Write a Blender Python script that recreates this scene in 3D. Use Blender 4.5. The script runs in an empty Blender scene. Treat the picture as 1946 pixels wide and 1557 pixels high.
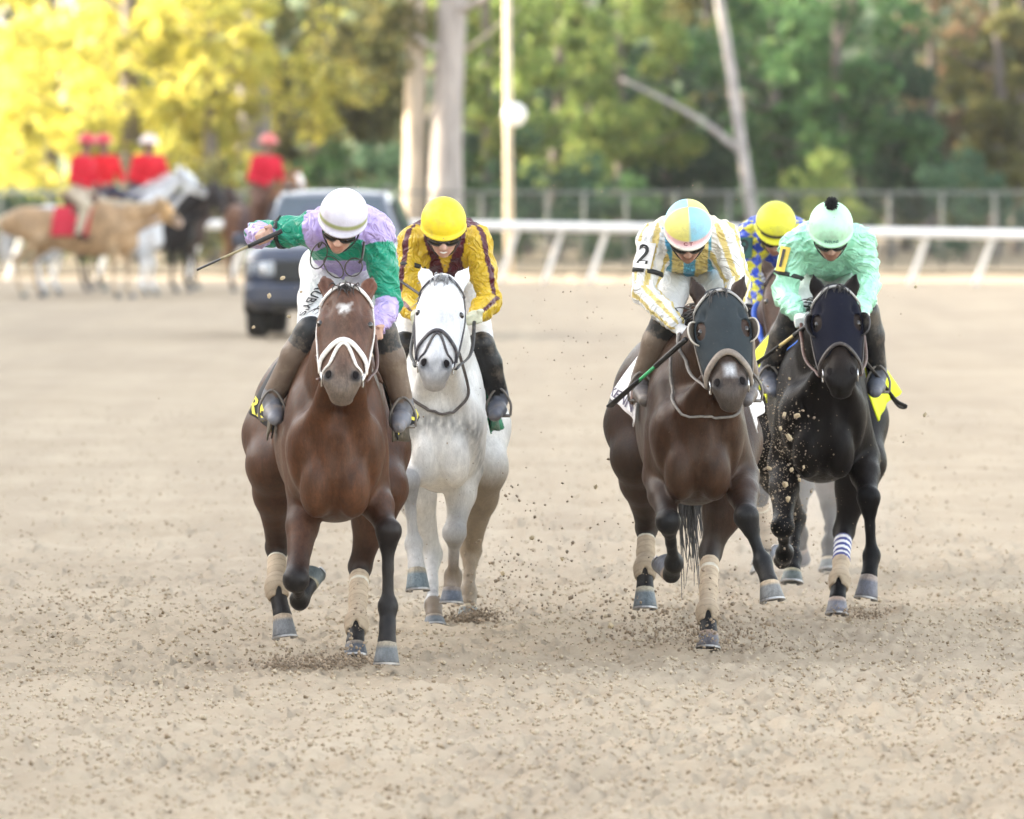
import bpy, math, random, time
import numpy as np
from mathutils import Vector, Matrix, Euler

T0 = time.time()
random.seed(7)
rng = np.random.default_rng(7)
scene = bpy.context.scene
COL = scene.collection

# ------------------------------------------------------------------ camera
CAM_H = 2.3            # eye height of the photographer on the rise by the rail
FPX = 17200.0          # focal length in photograph pixels (photo 1946 x 1557)
HOR = 290.0            # row of the horizon in the photograph
cam = bpy.data.cameras.new("camera")
cam_o = bpy.data.objects.new("camera", cam)
COL.objects.link(cam_o)
cam.sensor_width = 36.0
cam.lens = 36.0 * FPX / 1946.0
cam.clip_start = 1.0
cam.clip_end = 6000.0
pitch = math.atan((778.5 - HOR) / FPX)
cam_o.location = (0, 0, CAM_H)
cam_o.rotation_euler = (math.pi / 2 - pitch, 0, 0)
cam.dof.use_dof = True
cam.dof.focus_distance = 41.3
cam.dof.aperture_fstop = cam.lens / 66.0
scene.camera = cam_o

# ------------------------------------------------------------------ light
SUN_EL = math.radians(15.0)
SUN_DIR = Vector((1.0, -0.27, 0)).normalized()          # the way the light travels over the ground
world = bpy.data.worlds.new("World")
scene.world = world
world.use_nodes = True
wn = world.node_tree.nodes
wl = world.node_tree.links
wn.clear()
w_out = wn.new("ShaderNodeOutputWorld")
w_bg = wn.new("ShaderNodeBackground")
w_sky = wn.new("ShaderNodeTexSky")
w_sky.sky_type = 'NISHITA'
w_sky.sun_disc = False
w_sky.sun_elevation = SUN_EL
w_sky.sun_rotation = math.atan2(-SUN_DIR.x, -SUN_DIR.y)
w_sky.air_density = 1.0
w_sky.dust_density = 2.2
w_sky.ozone_density = 1.0
w_hs = wn.new("ShaderNodeHueSaturation")               # thin high cloud: the whole dome is paler than clear blue
w_hs.inputs['Saturation'].default_value = 0.45
w_mul = wn.new("ShaderNodeMixRGB")
w_mul.blend_type = 'MULTIPLY'
w_mul.inputs['Fac'].default_value = 1.0
w_mul.inputs['Color2'].default_value = (1.0, 0.955, 0.90, 1)
wl.new(w_sky.outputs[0], w_hs.inputs['Color'])
wl.new(w_hs.outputs[0], w_mul.inputs['Color1'])
wl.new(w_mul.outputs[0], w_bg.inputs['Color'])
w_bg.inputs['Strength'].default_value = 0.15
wl.new(w_bg.outputs[0], w_out.inputs[0])

sun = bpy.data.lights.new("sun", 'SUN')
sun.energy = 3.1
sun.angle = math.radians(0.53)
sun.color = (1.0, 0.86, 0.64)
sun_o = bpy.data.objects.new("sun", sun)
COL.objects.link(sun_o)
sd = Vector((SUN_DIR.x * math.cos(SUN_EL), SUN_DIR.y * math.cos(SUN_EL), -math.sin(SUN_EL)))
sun_o.rotation_euler = sd.to_track_quat('-Z', 'Y').to_euler()
sun_o.location = (-60, 0, 40)

vs = scene.view_settings
scene.display_settings.display_device = 'sRGB'
vs.view_transform = 'Standard'
vs.look = 'None'
vs.gamma = 1.0
vs.use_curve_mapping = False
vs.exposure = 2.88
scene.render.engine = 'CYCLES'
scene.cycles.use_denoising = True
try:
    scene.cycles.denoiser = 'OPENIMAGEDENOISE'
except Exception:
    pass
scene.cycles.max_bounces = 6
scene.cycles.transparent_max_bounces = 8
scene.cycles.volume_bounces = 3
scene.cycles.caustics_reflective = False
scene.cycles.caustics_refractive = False


def W(px, py, d):
    """photo pixel + distance -> place in the world"""
    return np.array([(px - 973.0) / FPX * d, d, CAM_H - (py - HOR) / FPX * d])


V3 = lambda *a: np.array(a, float)


def nrm(v):
    v = np.asarray(v, float)
    return v / (np.linalg.norm(v) + 1e-12)


# ------------------------------------------------------------------ objects
def tag(o, label=None, cat=None, group=None, kind=None):
    if label: o['label'] = label
    if cat: o['category'] = cat
    if group: o['group'] = group
    if kind: o['kind'] = kind
    return o


def empty(name, loc, label=None, cat=None, group=None, rz=0.0):
    o = bpy.data.objects.new(name, None)
    COL.objects.link(o)
    o.location = tuple(float(v) for v in loc)
    o.rotation_euler = (0, 0, rz)
    o.empty_display_size = 0.2
    return tag(o, label, cat, group)


def mk(name, V, F, mat, parent=None, smooth=True, col=None, loc=None, mats=None, fmat=None):
    """one mesh object. V are coordinates in the parent's (or loc's) frame; F is an int array (n,3|4) or a list of polygons"""
    me = bpy.data.meshes.new(name)
    V = np.asarray(V, np.float32)
    if isinstance(F, np.ndarray) and F.ndim == 2:
        n, k = F.shape
        me.vertices.add(len(V))
        me.vertices.foreach_set('co', V.ravel())
        me.loops.add(n * k)
        me.loops.foreach_set('vertex_index', F.astype(np.int32).ravel())
        me.polygons.add(n)
        me.polygons.foreach_set('loop_start', np.arange(0, n * k, k, dtype=np.int32))
        try:
            me.polygons.foreach_set('loop_total', np.full(n, k, np.int32))
        except Exception:
            pass
        me.update(calc_edges=True)
        me.validate()
    else:
        me.from_pydata([tuple(map(float, v)) for v in V], [], [tuple(int(i) for i in f) for f in F])
        me.update()
    if smooth:
        me.polygons.foreach_set('use_smooth', np.ones(len(me.polygons), bool))
    if col is not None:
        at = me.color_attributes.new('Col', 'FLOAT_COLOR', 'POINT')
        c = np.ones((len(V), 4), np.float32)
        c[:, :3] = col
        at.data.foreach_set('color', c.ravel())
    for m in (mats or [mat]):
        me.materials.append(m)
    if fmat is not None:
        me.polygons.foreach_set('material_index', np.asarray(fmat, np.int32))
    o = bpy.data.objects.new(name, me)
    COL.objects.link(o)
    if parent is not None:
        o.parent = parent
    if loc is not None:
        o.location = tuple(float(v) for v in loc)
    return o


class MB:
    """collects simple shapes; build() links them as one mesh object"""
    def __init__(s):
        s.V = []; s.F = []; s.M = []; s.m = 0

    def add(s, V, F):
        b = len(s.V)
        s.V.extend([tuple(map(float, v)) for v in V])
        s.F.extend([tuple(int(i) + b for i in f) for f in F])
        s.M.extend([s.m] * len(F))
        return s

    def box(s, c, size, R=None, taper=None, bev=0.0):
        hx, hy, hz = size[0] / 2, size[1] / 2, size[2] / 2
        tx, ty = taper or (1, 1)
        if bev > 0:
            # box with chamfered vertical + horizontal edges through three stacked octagons
            def ring(z, ix, iy, sx, sy):
                x, y = hx * sx - ix, hy * sy - iy
                bb = bev
                return [(-x + bb, -y, z), (x - bb, -y, z), (x, -y + bb, z), (x, y - bb, z), (x - bb, y, z), (-x + bb, y, z), (-x, y - bb, z), (-x, -y + bb, z)]
            R_ = [ring(-hz, bev, bev, 1, 1), ring(-hz + bev, 0, 0, 1, 1), ring(hz - bev, 0, 0, tx, ty), ring(hz, bev, bev, tx, ty)]
            V = [p for r in R_ for p in r]
            F = [tuple(reversed(range(8))), tuple(range(24, 32))]
            for k in range(3):
                for i in range(8):
                    j = (i + 1) % 8
                    F.append((k * 8 + i, k * 8 + j, k * 8 + 8 + j, k * 8 + 8 + i))
        else:
            V = [(-hx, -hy, -hz), (hx, -hy, -hz), (hx, hy, -hz), (-hx, hy, -hz),
                 (-hx * tx, -hy * ty, hz), (hx * tx, -hy * ty, hz), (hx * tx, hy * ty, hz), (-hx * tx, hy * ty, hz)]
            F = [(3, 2, 1, 0), (4, 5, 6, 7), (0, 1, 5, 4), (1, 2, 6, 5), (2, 3, 7, 6), (3, 0, 4, 7)]
        V = np.array(V, float)
        if R is not None:
            V = V @ np.array(R, float).T
        return s.add(V + np.asarray(c, float), F)

    def tube(s, pts, rad, n=10, flat=None, caps=True):
        V, F = tube_vf(pts, rad, n, flat, caps)
        return s.add(V, F)

    def lathe(s, c, prof, n=24, axis='z', sweep=None):
        V = []; F = []
        for (r, z) in prof:
            for i in range(n):
                a = 2 * math.pi * i / n
                p = (r * math.cos(a), r * math.sin(a), z)
                if axis == 'x': p = (p[2], p[0], p[1])
                if axis == 'y': p = (p[0], p[2], p[1])
                V.append(p)
        m = len(prof)
        for k in range(m - 1):
            for i in range(n):
                j = (i + 1) % n
                f = (k * n + i, k * n + j, (k + 1) * n + j, (k + 1) * n + i)
                F.append(f if axis != 'y' else f[::-1])
        return s.add(np.array(V) + np.asarray(c, float), F)

    def build(s, name, mat, parent=None, smooth=False, loc=None, mats=None):
        return mk(name, s.V, s.F, mat, parent, smooth, loc=loc, mats=mats, fmat=s.M if mats else None)


def catmull(pts, n=8):
    P = np.asarray(pts, float)
    if len(P) < 3:
        t = np.linspace(0, 1, n + 1)[:, None]
        return P[0] * (1 - t) + P[-1] * t
    Q = np.vstack([2 * P[0] - P[1], P, 2 * P[-1] - P[-2]])
    out = []
    for i in range(1, len(Q) - 2):
        p0, p1, p2, p3 = Q[i - 1], Q[i], Q[i + 1], Q[i + 2]
        for j in range(n):
            t = j / n
            out.append(0.5 * ((2 * p1) + (-p0 + p2) * t + (2 * p0 - 5 * p1 + 4 * p2 - p3) * t * t + (-p0 + 3 * p1 - 3 * p2 + p3) * t ** 3))
    out.append(P[-1])
    return np.array(out)


def tube_vf(pts, rad, n=10, flat=None, caps=True):
    P = np.asarray(pts, float)
    m = len(P)
    R = np.interp(np.linspace(0, 1, m), np.linspace(0, 1, len(rad)), rad) if np.ndim(rad) else np.full(m, rad)
    T = np.gradient(P, axis=0)
    T /= np.linalg.norm(T, axis=1)[:, None] + 1e-12
    ref = V3(0, 0, 1) if abs(T[0][2]) < 0.9 else V3(1, 0, 0)
    V = []
    u = np.cross(T[0], ref)
    for i in range(m):
        u = u - T[i] * np.dot(u, T[i])
        u = nrm(u)
        v = np.cross(T[i], u)
        for k in range(n):
            a = 2 * math.pi * k / n
            V.append(P[i] + R[i] * (math.cos(a) * u + math.sin(a) * v * (flat or 1.0)))
    F = []
    for i in range(m - 1):
        for k in range(n):
            j = (k + 1) % n
            F.append((i * n + k, i * n + j, (i + 1) * n + j, (i + 1) * n + k))
    if caps:
        F.append(tuple(reversed(range(n))))
        F.append(tuple(range((m - 1) * n, m * n)))
    return V, F


# ------------------------------------------------------------------ implicit surfaces for bodies and cloth
def waves(n, f0, f1, seed):
    r = np.random.default_rng(seed)
    D = r.normal(size=(n, 3)); D /= np.linalg.norm(D, axis=1)[:, None]
    return D * r.uniform(f0, f1, n)[:, None], r.uniform(0, 6.28, n)


class SDF:
    def __init__(s):
        s.p = []; s.wr = None; s.off = 0.0

    def cap(s, a, b, ra, rb, k=.03, tag=0, flat=None, op=0):
        s.p.append(('c', np.asarray(a, np.float32), np.asarray(b, np.float32), ra, rb, k, tag, flat, op)); return s

    def ell(s, c, r, k=.03, tag=0, R=None, op=0):
        s.p.append(('e', np.asarray(c, np.float32), np.asarray(r, np.float32), R, None, k, tag, None, op)); return s

    def loft(s, secs, k=.03, tag=0, pw=2.0):
        """sections (y, cx, halfwidth, ztop, zbottom) along y"""
        S = np.array(secs, float)
        Y = np.linspace(S[0, 0], S[-1, 0], 80)
        D = np.array([pchip(S[:, 0], S[:, j], Y) for j in range(1, 5)]).T
        s.p.append(('l', Y, D, pw, None, k, tag, None, 0)); return s

    def half(s, p, n, k=.01):
        """keep only the side the normal n points away from"""
        s.p.append(('h', np.asarray(p, np.float32), np.asarray(nrm(n), np.float32), None, None, k, 0, None, 2)); return s

    def chain(s, pts, rad, k=.02, tag=0, flat=None, k0=None):
        for i in range(len(pts) - 1):
            s.cap(pts[i], pts[i + 1], rad[i], rad[i + 1], (k0 if (i == 0 and k0) else k), tag, flat)
        return s

    def one(s, q, P):
        t = q[0]
        if t == 'c':
            a, b, ra, rb, flat = q[1], q[2], q[3], q[4], q[7]
            ab = b - a
            L2 = float(ab @ ab) + 1e-12
            pa = P - a
            h = np.clip(pa @ ab / L2, 0, 1)
            v = pa - h[:, None] * ab
            if flat is not None:
                e, f = np.asarray(flat[0], np.float32), flat[1]
                v = v + (v @ e * (1.0 / f - 1.0))[:, None] * e
            d = np.sqrt((v * v).sum(1)) - (ra + (rb - ra) * h)
            if flat is not None and flat[1] < 1: d = d * (0.5 + 0.5 * flat[1])
            return d
        if t == 'e':
            v = P - q[1]
            if q[3] is not None: v = v @ np.asarray(q[3], np.float32)      # columns of R are the axes
            r = q[2]
            k0 = np.sqrt(((v / r) ** 2).sum(1)) + 1e-9
            k1 = np.sqrt(((v / (r * r)) ** 2).sum(1)) + 1e-9
            return k0 * (k0 - 1) / k1
        if t == 'l':
            Y, D, pw = q[1], q[2], q[3]
            y = P[:, 1]
            cx = np.interp(y, Y, D[:, 0]); a = np.interp(y, Y, D[:, 1])
            zt = np.interp(y, Y, D[:, 2]); zb = np.interp(y, Y, D[:, 3])
            cz = zb + (zt - zb) * .46
            dz = P[:, 2] - cz
            b = np.where(dz > 0, zt - cz, cz - zb)
            n = (np.abs((P[:, 0] - cx) / a) ** pw + np.abs(dz / b) ** pw) ** (1 / pw)
            d = (n - 1) * np.minimum(a, b)
            return np.maximum(d, np.maximum(Y[0] - y, y - Y[-1]))
        if t == 'h':
            return (P - q[1]) @ q[2]

    def bound(s, q):
        if q[0] == 'c':
            m = max(q[3], q[4]) * max(1, (q[7][1] if q[7] else 1))
            return np.minimum(q[1], q[2]) - m, np.maximum(q[1], q[2]) + m
        if q[0] == 'e':
            m = q[2] if q[3] is None else np.full(3, max(q[2]))
            return q[1] - m, q[1] + m
        if q[0] == 'l':
            D = q[2]
            return (np.array([(D[:, 0] - D[:, 1]).min(), q[1][0], D[:, 3].min()]), np.array([(D[:, 0] + D[:, 1]).max(), q[1][-1], D[:, 2].max()]))
        return None

    def __call__(s, P, tags=None):
        P = np.asarray(P, np.float32)
        if P.ndim == 2: P = P[:, None, :]; flat1 = True
        else: flat1 = False
        n, m_, _ = P.shape
        cen = P.mean(1)
        hs = 0.0 if m_ == 1 else float(np.abs(P[0] - cen[0]).max())
        d = np.full((n, m_), 1.0, np.float32)
        W_ = {}
        for q in s.p:
            k, op = q[5], q[8]
            bb = s.bound(q)
            if bb is None:
                I = slice(None); Pi = P
            else:
                mg = .08 + k + hs
                lo = (bb[0] - mg).astype(np.float32); hi = (bb[1] + mg).astype(np.float32)
                m = (cen[:, 0] > lo[0]) & (cen[:, 0] < hi[0]) & (cen[:, 1] > lo[1]) & (cen[:, 1] < hi[1]) & (cen[:, 2] > lo[2]) & (cen[:, 2] < hi[2])
                I = np.nonzero(m)[0]
                if len(I) == 0: continue
                Pi = P[I]
            e = s.one(q, Pi.reshape(-1, 3)).reshape(-1, m_).astype(np.float32)
            if tags is not None and op == 0:
                w = W_.setdefault(q[6], np.zeros(n, np.float32))
                w[I] = np.maximum(w[I], np.exp(-np.clip(e[:, 0], -.02, 2) / tags))
            a = d[I]
            if op == 0:
                h = np.maximum(k - np.abs(a - e), 0) / max(k, 1e-6)
                d[I] = np.minimum(a, e) - h * h * (k * .25)
            else:
                e = -e if op == 1 else e
                h = np.maximum(k - np.abs(a - e), 0) / max(k, 1e-6)
                d[I] = np.maximum(a, e) + h * h * (k * .25)
        if s.wr is not None:
            D, ph, amp = s.wr
            near = np.abs(d) < .05
            Q = P[near]
            w1 = np.sin(Q @ (D[:3].T * .35) + ph[:3]).astype(np.float32)
            Qw = Q + .03 * w1
            wv = np.abs(np.sin(Qw @ D.T + ph)).mean(1) * 2 - 1.1
            d[near] += (amp * wv).astype(np.float32)
        d = d - s.off
        if flat1: d = d[:, 0]
        if tags is not None: return d, W_
        return d

    def grad(s, P, e=.004):
        P = np.asarray(P, np.float32)
        g = np.zeros_like(P)
        for i in range(3):
            dd = np.zeros(3, np.float32); dd[i] = e
            g[:, i] = s(P + dd) - s(P - dd)
        return g / (np.linalg.norm(g, axis=1)[:, None] + 1e-9)

    def project(s, P, off=0.0, it=5):
        P = np.array(P, np.float32)
        for _ in range(it):
            P = P - (s(P) - off)[:, None] * s.grad(P)
        return P

    def mesh(s, h, smooth=2):
        lo = np.full(3, 1e9); hi = -lo
        for q in s.p:
            if q[8]: continue
            b = s.bound(q)
            lo = np.minimum(lo, b[0]); hi = np.maximum(hi, b[1])
        lo -= .03 + max(s.off, 0); hi += .03 + max(s.off, 0)
        H = 4 * h
        nc = np.ceil((hi - lo) / H).astype(int) + 1
        ci = np.stack(np.meshgrid(*[np.arange(n) for n in nc], indexing='ij'), -1).reshape(-1, 3)
        cc = lo + (ci + .375) * H
        dc = s(cc)
        act = np.abs(dc) < H * 1.45
        N = nc * 4
        F = np.where(dc < 0, -1, 1).astype(np.float32).reshape(nc)
        F = np.repeat(np.repeat(np.repeat(F, 4, 0), 4, 1), 4, 2)
        A = ci[act] * 4
        sub = np.stack(np.meshgrid(*[np.arange(4)] * 3, indexing='ij'), -1).reshape(-1, 3)
        idx = (A[:, None, :] + sub[None]).reshape(-1, 3)
        F[idx[:, 0], idx[:, 1], idx[:, 2]] = s((lo + idx * h).reshape(-1, 64, 3)).ravel()
        V, Q = surfnet(F)
        V = lo + V * h
        E = None
        for _ in range(smooth):
            V = lap(V, Q, .5)
        return V.astype(np.float32), Q


def pchip(x, y, X):
    x = np.asarray(x, float); y = np.asarray(y, float)
    h = np.diff(x); dl = np.diff(y) / h
    m = np.zeros(len(x))
    for i in range(1, len(x) - 1):
        if dl[i - 1] * dl[i] > 0:
            w1 = 2 * h[i] + h[i - 1]; w2 = h[i] + 2 * h[i - 1]
            m[i] = (w1 + w2) / (w1 / dl[i - 1] + w2 / dl[i])
    m[0] = dl[0]; m[-1] = dl[-1]
    k = np.clip(np.searchsorted(x, X) - 1, 0, len(x) - 2)
    t = (X - x[k]) / h[k]
    return ((2 * t**3 - 3 * t**2 + 1) * y[k] + (t**3 - 2 * t**2 + t) * h[k] * m[k] + (-2 * t**3 + 3 * t**2) * y[k + 1] + (t**3 - t**2) * h[k] * m[k + 1])


def lap(V, Q, f):
    n = len(V)
    S = np.zeros((n, 3)); C = np.zeros(n)
    for a, b in ((0, 1), (1, 2), (2, 3), (3, 0)):
        for i in range(3):
            S[:, i] += np.bincount(Q[:, a], V[Q[:, b], i], n) + np.bincount(Q[:, b], V[Q[:, a], i], n)
        C += np.bincount(Q[:, a], minlength=n) + np.bincount(Q[:, b], minlength=n)
    return V + f * (S / np.maximum(C, 1)[:, None] - V)


def surfnet(F):
    In = F < 0
    nx, ny, nz = F.shape
    cnt = np.zeros((nx - 1, ny - 1, nz - 1), np.int8)
    corners = [(i, j, k) for i in (0, 1) for j in (0, 1) for k in (0, 1)]
    for (i, j, k) in corners:
        cnt += In[i:nx - 1 + i, j:ny - 1 + j, k:nz - 1 + k]
    C = np.argwhere((cnt > 0) & (cnt < 8))
    vid = np.full((nx - 1, ny - 1, nz - 1), -1, np.int32)
    vid[C[:, 0], C[:, 1], C[:, 2]] = np.arange(len(C))
    val = np.stack([F[C[:, 0] + i, C[:, 1] + j, C[:, 2] + k] for (i, j, k) in corners], 1)
    S = np.zeros((len(C), 3)); n = np.zeros(len(C))
    co = np.array(corners, float)
    for a in range(8):
        for b in range(a + 1, 8):
            if np.abs(co[a] - co[b]).sum() != 1: continue
            m = (val[:, a] < 0) != (val[:, b] < 0)
            t = np.where(m, val[:, a] / np.where(m, val[:, a] - val[:, b], 1), 0)
            S += m[:, None] * (co[a] + t[:, None] * (co[b] - co[a]))
            n += m
    V = C + S / n[:, None]
    Q = []
    for ax in range(3):
        sl0 = [slice(None)] * 3; sl1 = [slice(None)] * 3
        sl0[ax] = slice(0, -1); sl1[ax] = slice(1, None)
        A = In[tuple(sl0)]; B = In[tuple(sl1)]
        E = np.argwhere(A != B)
        u, v = (ax + 1) % 3, (ax + 2) % 3
        ok = (E[:, u] > 0) & (E[:, v] > 0) & (E[:, u] < F.shape[u] - 1) & (E[:, v] < F.shape[v] - 1)
        E = E[ok]
        def g(du, dv):
            e = E.copy(); e[:, u] += du; e[:, v] += dv
            return vid[e[:, 0], e[:, 1], e[:, 2]]
        q = np.stack([g(-1, -1), g(0, -1), g(0, 0), g(-1, 0)], 1)
        inside = A[E[:, 0], E[:, 1], E[:, 2]]
        q[~inside] = q[~inside][:, ::-1]
        Q.append(q)
    Q = np.vstack(Q)
    Q = Q[(Q >= 0).all(1)]
    return V, Q.astype(np.int32)


def strap_vf(sdf, pts, width, off=.004, thick=.004, n=8, proj=True, closed=False):
    P = catmull(pts, n)
    if proj:
        P = sdf.project(P, off)
    N = sdf.grad(P)
    T = np.gradient(P, axis=0); T /= np.linalg.norm(T, axis=1)[:, None] + 1e-9
    B = np.cross(N, T); B /= np.linalg.norm(B, axis=1)[:, None] + 1e-9
    w = np.interp(np.linspace(0, 1, len(P)), np.linspace(0, 1, len(np.atleast_1d(width))), np.atleast_1d(width))[:, None] / 2
    a = P - B * w; b = P + B * w
    V = np.concatenate([a - N * thick, b - N * thick, b + N * thick * .4, P + N * thick, a + N * thick * .4])
    m = len(P); F = []
    for i in range(m - 1):
        for k in range(5):
            j = (k + 1) % 5
            F.append((k * m + i, k * m + i + 1, j * m + i + 1, j * m + i))
    F.append(tuple(k * m for k in range(5)))
    F.append(tuple(k * m + m - 1 for k in reversed(range(5))))
    return V, F


# ------------------------------------------------------------------ materials
def nodes(name):
    m = bpy.data.materials.new(name)
    m.use_nodes = True
    nt = m.node_tree
    b = nt.nodes['Principled BSDF']
    return m, nt, b


def N_(nt, t, **kw):
    n = nt.nodes.new(t)
    for k, v in kw.items():
        if k in n.inputs: n.inputs[k].default_value = v
        else: setattr(n, k, v)
    return n


def noise(nt, scale, detail=4, rough=.55, coord='Object', vec=None):
    tc = N_(nt, 'ShaderNodeTexCoord')
    n = N_(nt, 'ShaderNodeTexNoise')
    n.inputs['Scale'].default_value = scale
    n.inputs['Detail'].default_value = detail
    n.inputs['Roughness'].default_value = rough
    nt.links.new(vec if vec is not None else tc.outputs[coord], n.inputs['Vector'])
    return n.outputs[0]


def ramp(nt, fac, stops):
    r = N_(nt, 'ShaderNodeValToRGB')
    els = r.color_ramp.elements
    while len(els) < len(stops): els.new(.5)
    for e, (p, c) in zip(els, stops):
        e.position = p
        e.color = (c, c, c, 1) if np.ndim(c) == 0 else (*c[:3], 1)
    nt.links.new(fac, r.inputs[0])
    return r.outputs[0]


def mix(nt, fac, a, b, mode='MIX'):
    m = N_(nt, 'ShaderNodeMixRGB', blend_type=mode)
    for s, v in (('Fac', fac), ('Color1', a), ('Color2', b)):
        if hasattr(v, 'is_linked') or hasattr(v, 'links'): nt.links.new(v, m.inputs[s])
        elif np.ndim(v) == 0: m.inputs[s].default_value = v
        else: m.inputs[s].default_value = (*v[:3], 1)
    return m.outputs[0]


def bump(nt, b, h, strength=.3, dist=.01):
    n = N_(nt, 'ShaderNodeBump')
    n.inputs['Strength'].default_value = strength
    n.inputs['Distance'].default_value = dist
    nt.links.new(h, n.inputs['Height'])
    nt.links.new(n.outputs[0], b.inputs['Normal'])


_MC = {}
def plain(name, c, rough=.6, metal=0.0, var=.12, scale=30, bmp=.0, spec=.5, sheen=0, dust=0.0, dscale=40):
    """one-colour material with grain, and a scatter of dried dirt when dust > 0"""
    if name in _MC: return _MC[name]
    m, nt, b = nodes(name)
    n = noise(nt, scale, 5)
    lo = [v * (1 - var) for v in c]; hi = [min(1, v * (1 + var)) for v in c]
    colr = ramp(nt, n, [(.3, lo), (.7, hi)])
    if dust > 0:
        d1 = noise(nt, dscale, 6, .7); d2 = noise(nt, 6, 3, .5)
        f = ramp(nt, mix(nt, .45, d1, d2), [(.60 - .22 * dust, 0.0), (.80 - .15 * dust, min(1, .5 + dust * .5))])
        colr = mix(nt, f, colr, (.40, .34, .27))
    nt.links.new(colr, b.inputs['Base Color'])
    b.inputs['Roughness'].default_value = rough
    b.inputs['Metallic'].default_value = metal
    b.inputs['Specular IOR Level'].default_value = spec
    if sheen: b.inputs['Sheen Weight'].default_value = sheen
    if bmp > 0: bump(nt, b, noise(nt, scale * 2.5, 4), bmp, .004)
    _MC[name] = m
    return m


def coat(name, rough=.40, dust=.3, sheen=.0, spec=.2, con=1.0):
    """hair coat: colour from the markings on the mesh, streaky hair grain, dust that stuck to it"""
    if name in _MC: return _MC[name]
    m, nt, b = nodes(name)
    a = N_(nt, 'ShaderNodeAttribute', attribute_name='Col')
    tc = N_(nt, 'ShaderNodeTexCoord'); mp = N_(nt, 'ShaderNodeMapping'); mp.inputs['Scale'].default_value = (1, 1, .22)
    nt.links.new(tc.outputs['Object'], mp.inputs[0])
    n1 = noise(nt, 7, 5, .6); n2 = noise(nt, 300, 3, .6, vec=mp.outputs[0]); n3 = noise(nt, 60, 5, .65, vec=mp.outputs[0])
    c = mix(nt, 1.0, a.outputs[0], ramp(nt, n1, [(.28, 1 - .38 * con), (.72, 1 + .36 * con)]), 'MULTIPLY')
    c = mix(nt, 1.0, c, ramp(nt, n3, [(.28, 1 - .34 * con), (.72, 1 + .30 * con)]), 'MULTIPLY')
    c = mix(nt, 1.0, c, ramp(nt, n2, [(.25, 1 - .32 * con), (.75, 1 + .28 * con)]), 'MULTIPLY')
    dd = noise(nt, 95, 5, .75)
    f = ramp(nt, dd, [(.645, 0.0), (.72, .85 * dust)])
    c = mix(nt, f, c, (.36, .30, .225))
    d2 = ramp(nt, noise(nt, 2.6, 5, .6), [(.48, 0.0), (.74, .22 * dust)])
    c = mix(nt, d2, c, (.30, .24, .175))
    nt.links.new(c, b.inputs['Base Color'])
    r_ = ramp(nt, n3, [(.3, rough - .08), (.7, rough + .14)])
    nt.links.new(r_, b.inputs['Roughness'])
    b.inputs['Specular IOR Level'].default_value = spec
    b.inputs['Sheen Weight'].default_value = sheen
    bump(nt, b, mix(nt, .5, n2, n3), .5, .006)
    _MC[name] = m
    return m


def cloth(name, rough=.55, dust=.2, sheen=.0, weave=420, glossy=.4, crease=0.0):
    if name in _MC: return _MC[name]
    m, nt, b = nodes(name)
    a = N_(nt, 'ShaderNodeAttribute', attribute_name='Col')
    n1 = noise(nt, 14, 4); n2 = noise(nt, weave, 2)
    c = mix(nt, 1.0, a.outputs[0], ramp(nt, n1, [(.3, .86), (.7, 1.08)]), 'MULTIPLY')
    dd = noise(nt, 60, 6, .75)
    f = ramp(nt, dd, [(.61, 0.0), (.78, .85 * dust)])
    c = mix(nt, f, c, (.36, .30, .24))
    if dust > .3:                                            # splashes of dried mud
        f2 = ramp(nt, noise(nt, 11, 6, .7), [(.50, 0.0), (.66, .75 * dust)])
        c = mix(nt, f2, c, (.27, .215, .16))
    nt.links.new(c, b.inputs['Base Color'])
    b.inputs['Roughness'].default_value = rough
    b.inputs['Specular IOR Level'].default_value = glossy
    b.inputs['Sheen Weight'].default_value = sheen
    hgt = mix(nt, .65, n2, noise(nt, 26, 4))
    if crease > 0:                                           # sharp folds of thin nylon
        tc = N_(nt, 'ShaderNodeTexCoord')
        nz = N_(nt, 'ShaderNodeTexNoise'); nz.inputs['Scale'].default_value = 7.5; nz.inputs['Detail'].default_value = 2.5; nz.inputs['Distortion'].default_value = 1.6
        nt.links.new(tc.outputs['Object'], nz.inputs['Vector'])
        rd = ramp(nt, nz.outputs[0], [(.36, .35), (.43, 1.0), (.50, .0), (.57, 1.0), (.66, .25)])
        bp = N_(nt, 'ShaderNodeBump'); bp.inputs['Strength'].default_value = crease; bp.inputs['Distance'].default_value = .016
        nt.links.new(rd, bp.inputs['Height'])
        b2 = N_(nt, 'ShaderNodeBump'); b2.inputs['Strength'].default_value = .25; b2.inputs['Distance'].default_value = .006
        nt.links.new(hgt, b2.inputs['Height']); nt.links.new(bp.outputs[0], b2.inputs['Normal']); nt.links.new(b2.outputs[0], b.inputs['Normal'])
    else:
        bump(nt, b, hgt, .35, .010)
    _MC[name] = m
    return m
# ------------------------------------------------------------------ the ground
def field(n, lo, hi, seed, power=1.0):
    """periodic band-limited random field, n x n"""
    r = np.random.default_rng(seed)
    f = np.fft.fft2(r.normal(size=(n, n)))
    k = np.hypot(*np.meshgrid(np.fft.fftfreq(n) * n, np.fft.fftfreq(n) * n))
    m = ((k >= lo) & (k <= hi)) / np.maximum(k, 1) ** power
    g = np.real(np.fft.ifft2(f * m))
    return g / g.std()


def samp(g, u, v):
    n = g.shape[0]
    u = (u % 1.0) * n; v = (v % 1.0) * n
    i = u.astype(int); j = v.astype(int); a = u - i; b = v - j
    i1 = (i + 1) % n; j1 = (j + 1) % n; i %= n; j %= n
    return (g[i, j] * (1 - a) + g[i1, j] * a) * (1 - b) + (g[i, j1] * (1 - a) + g[i1, j1] * a) * b


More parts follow.
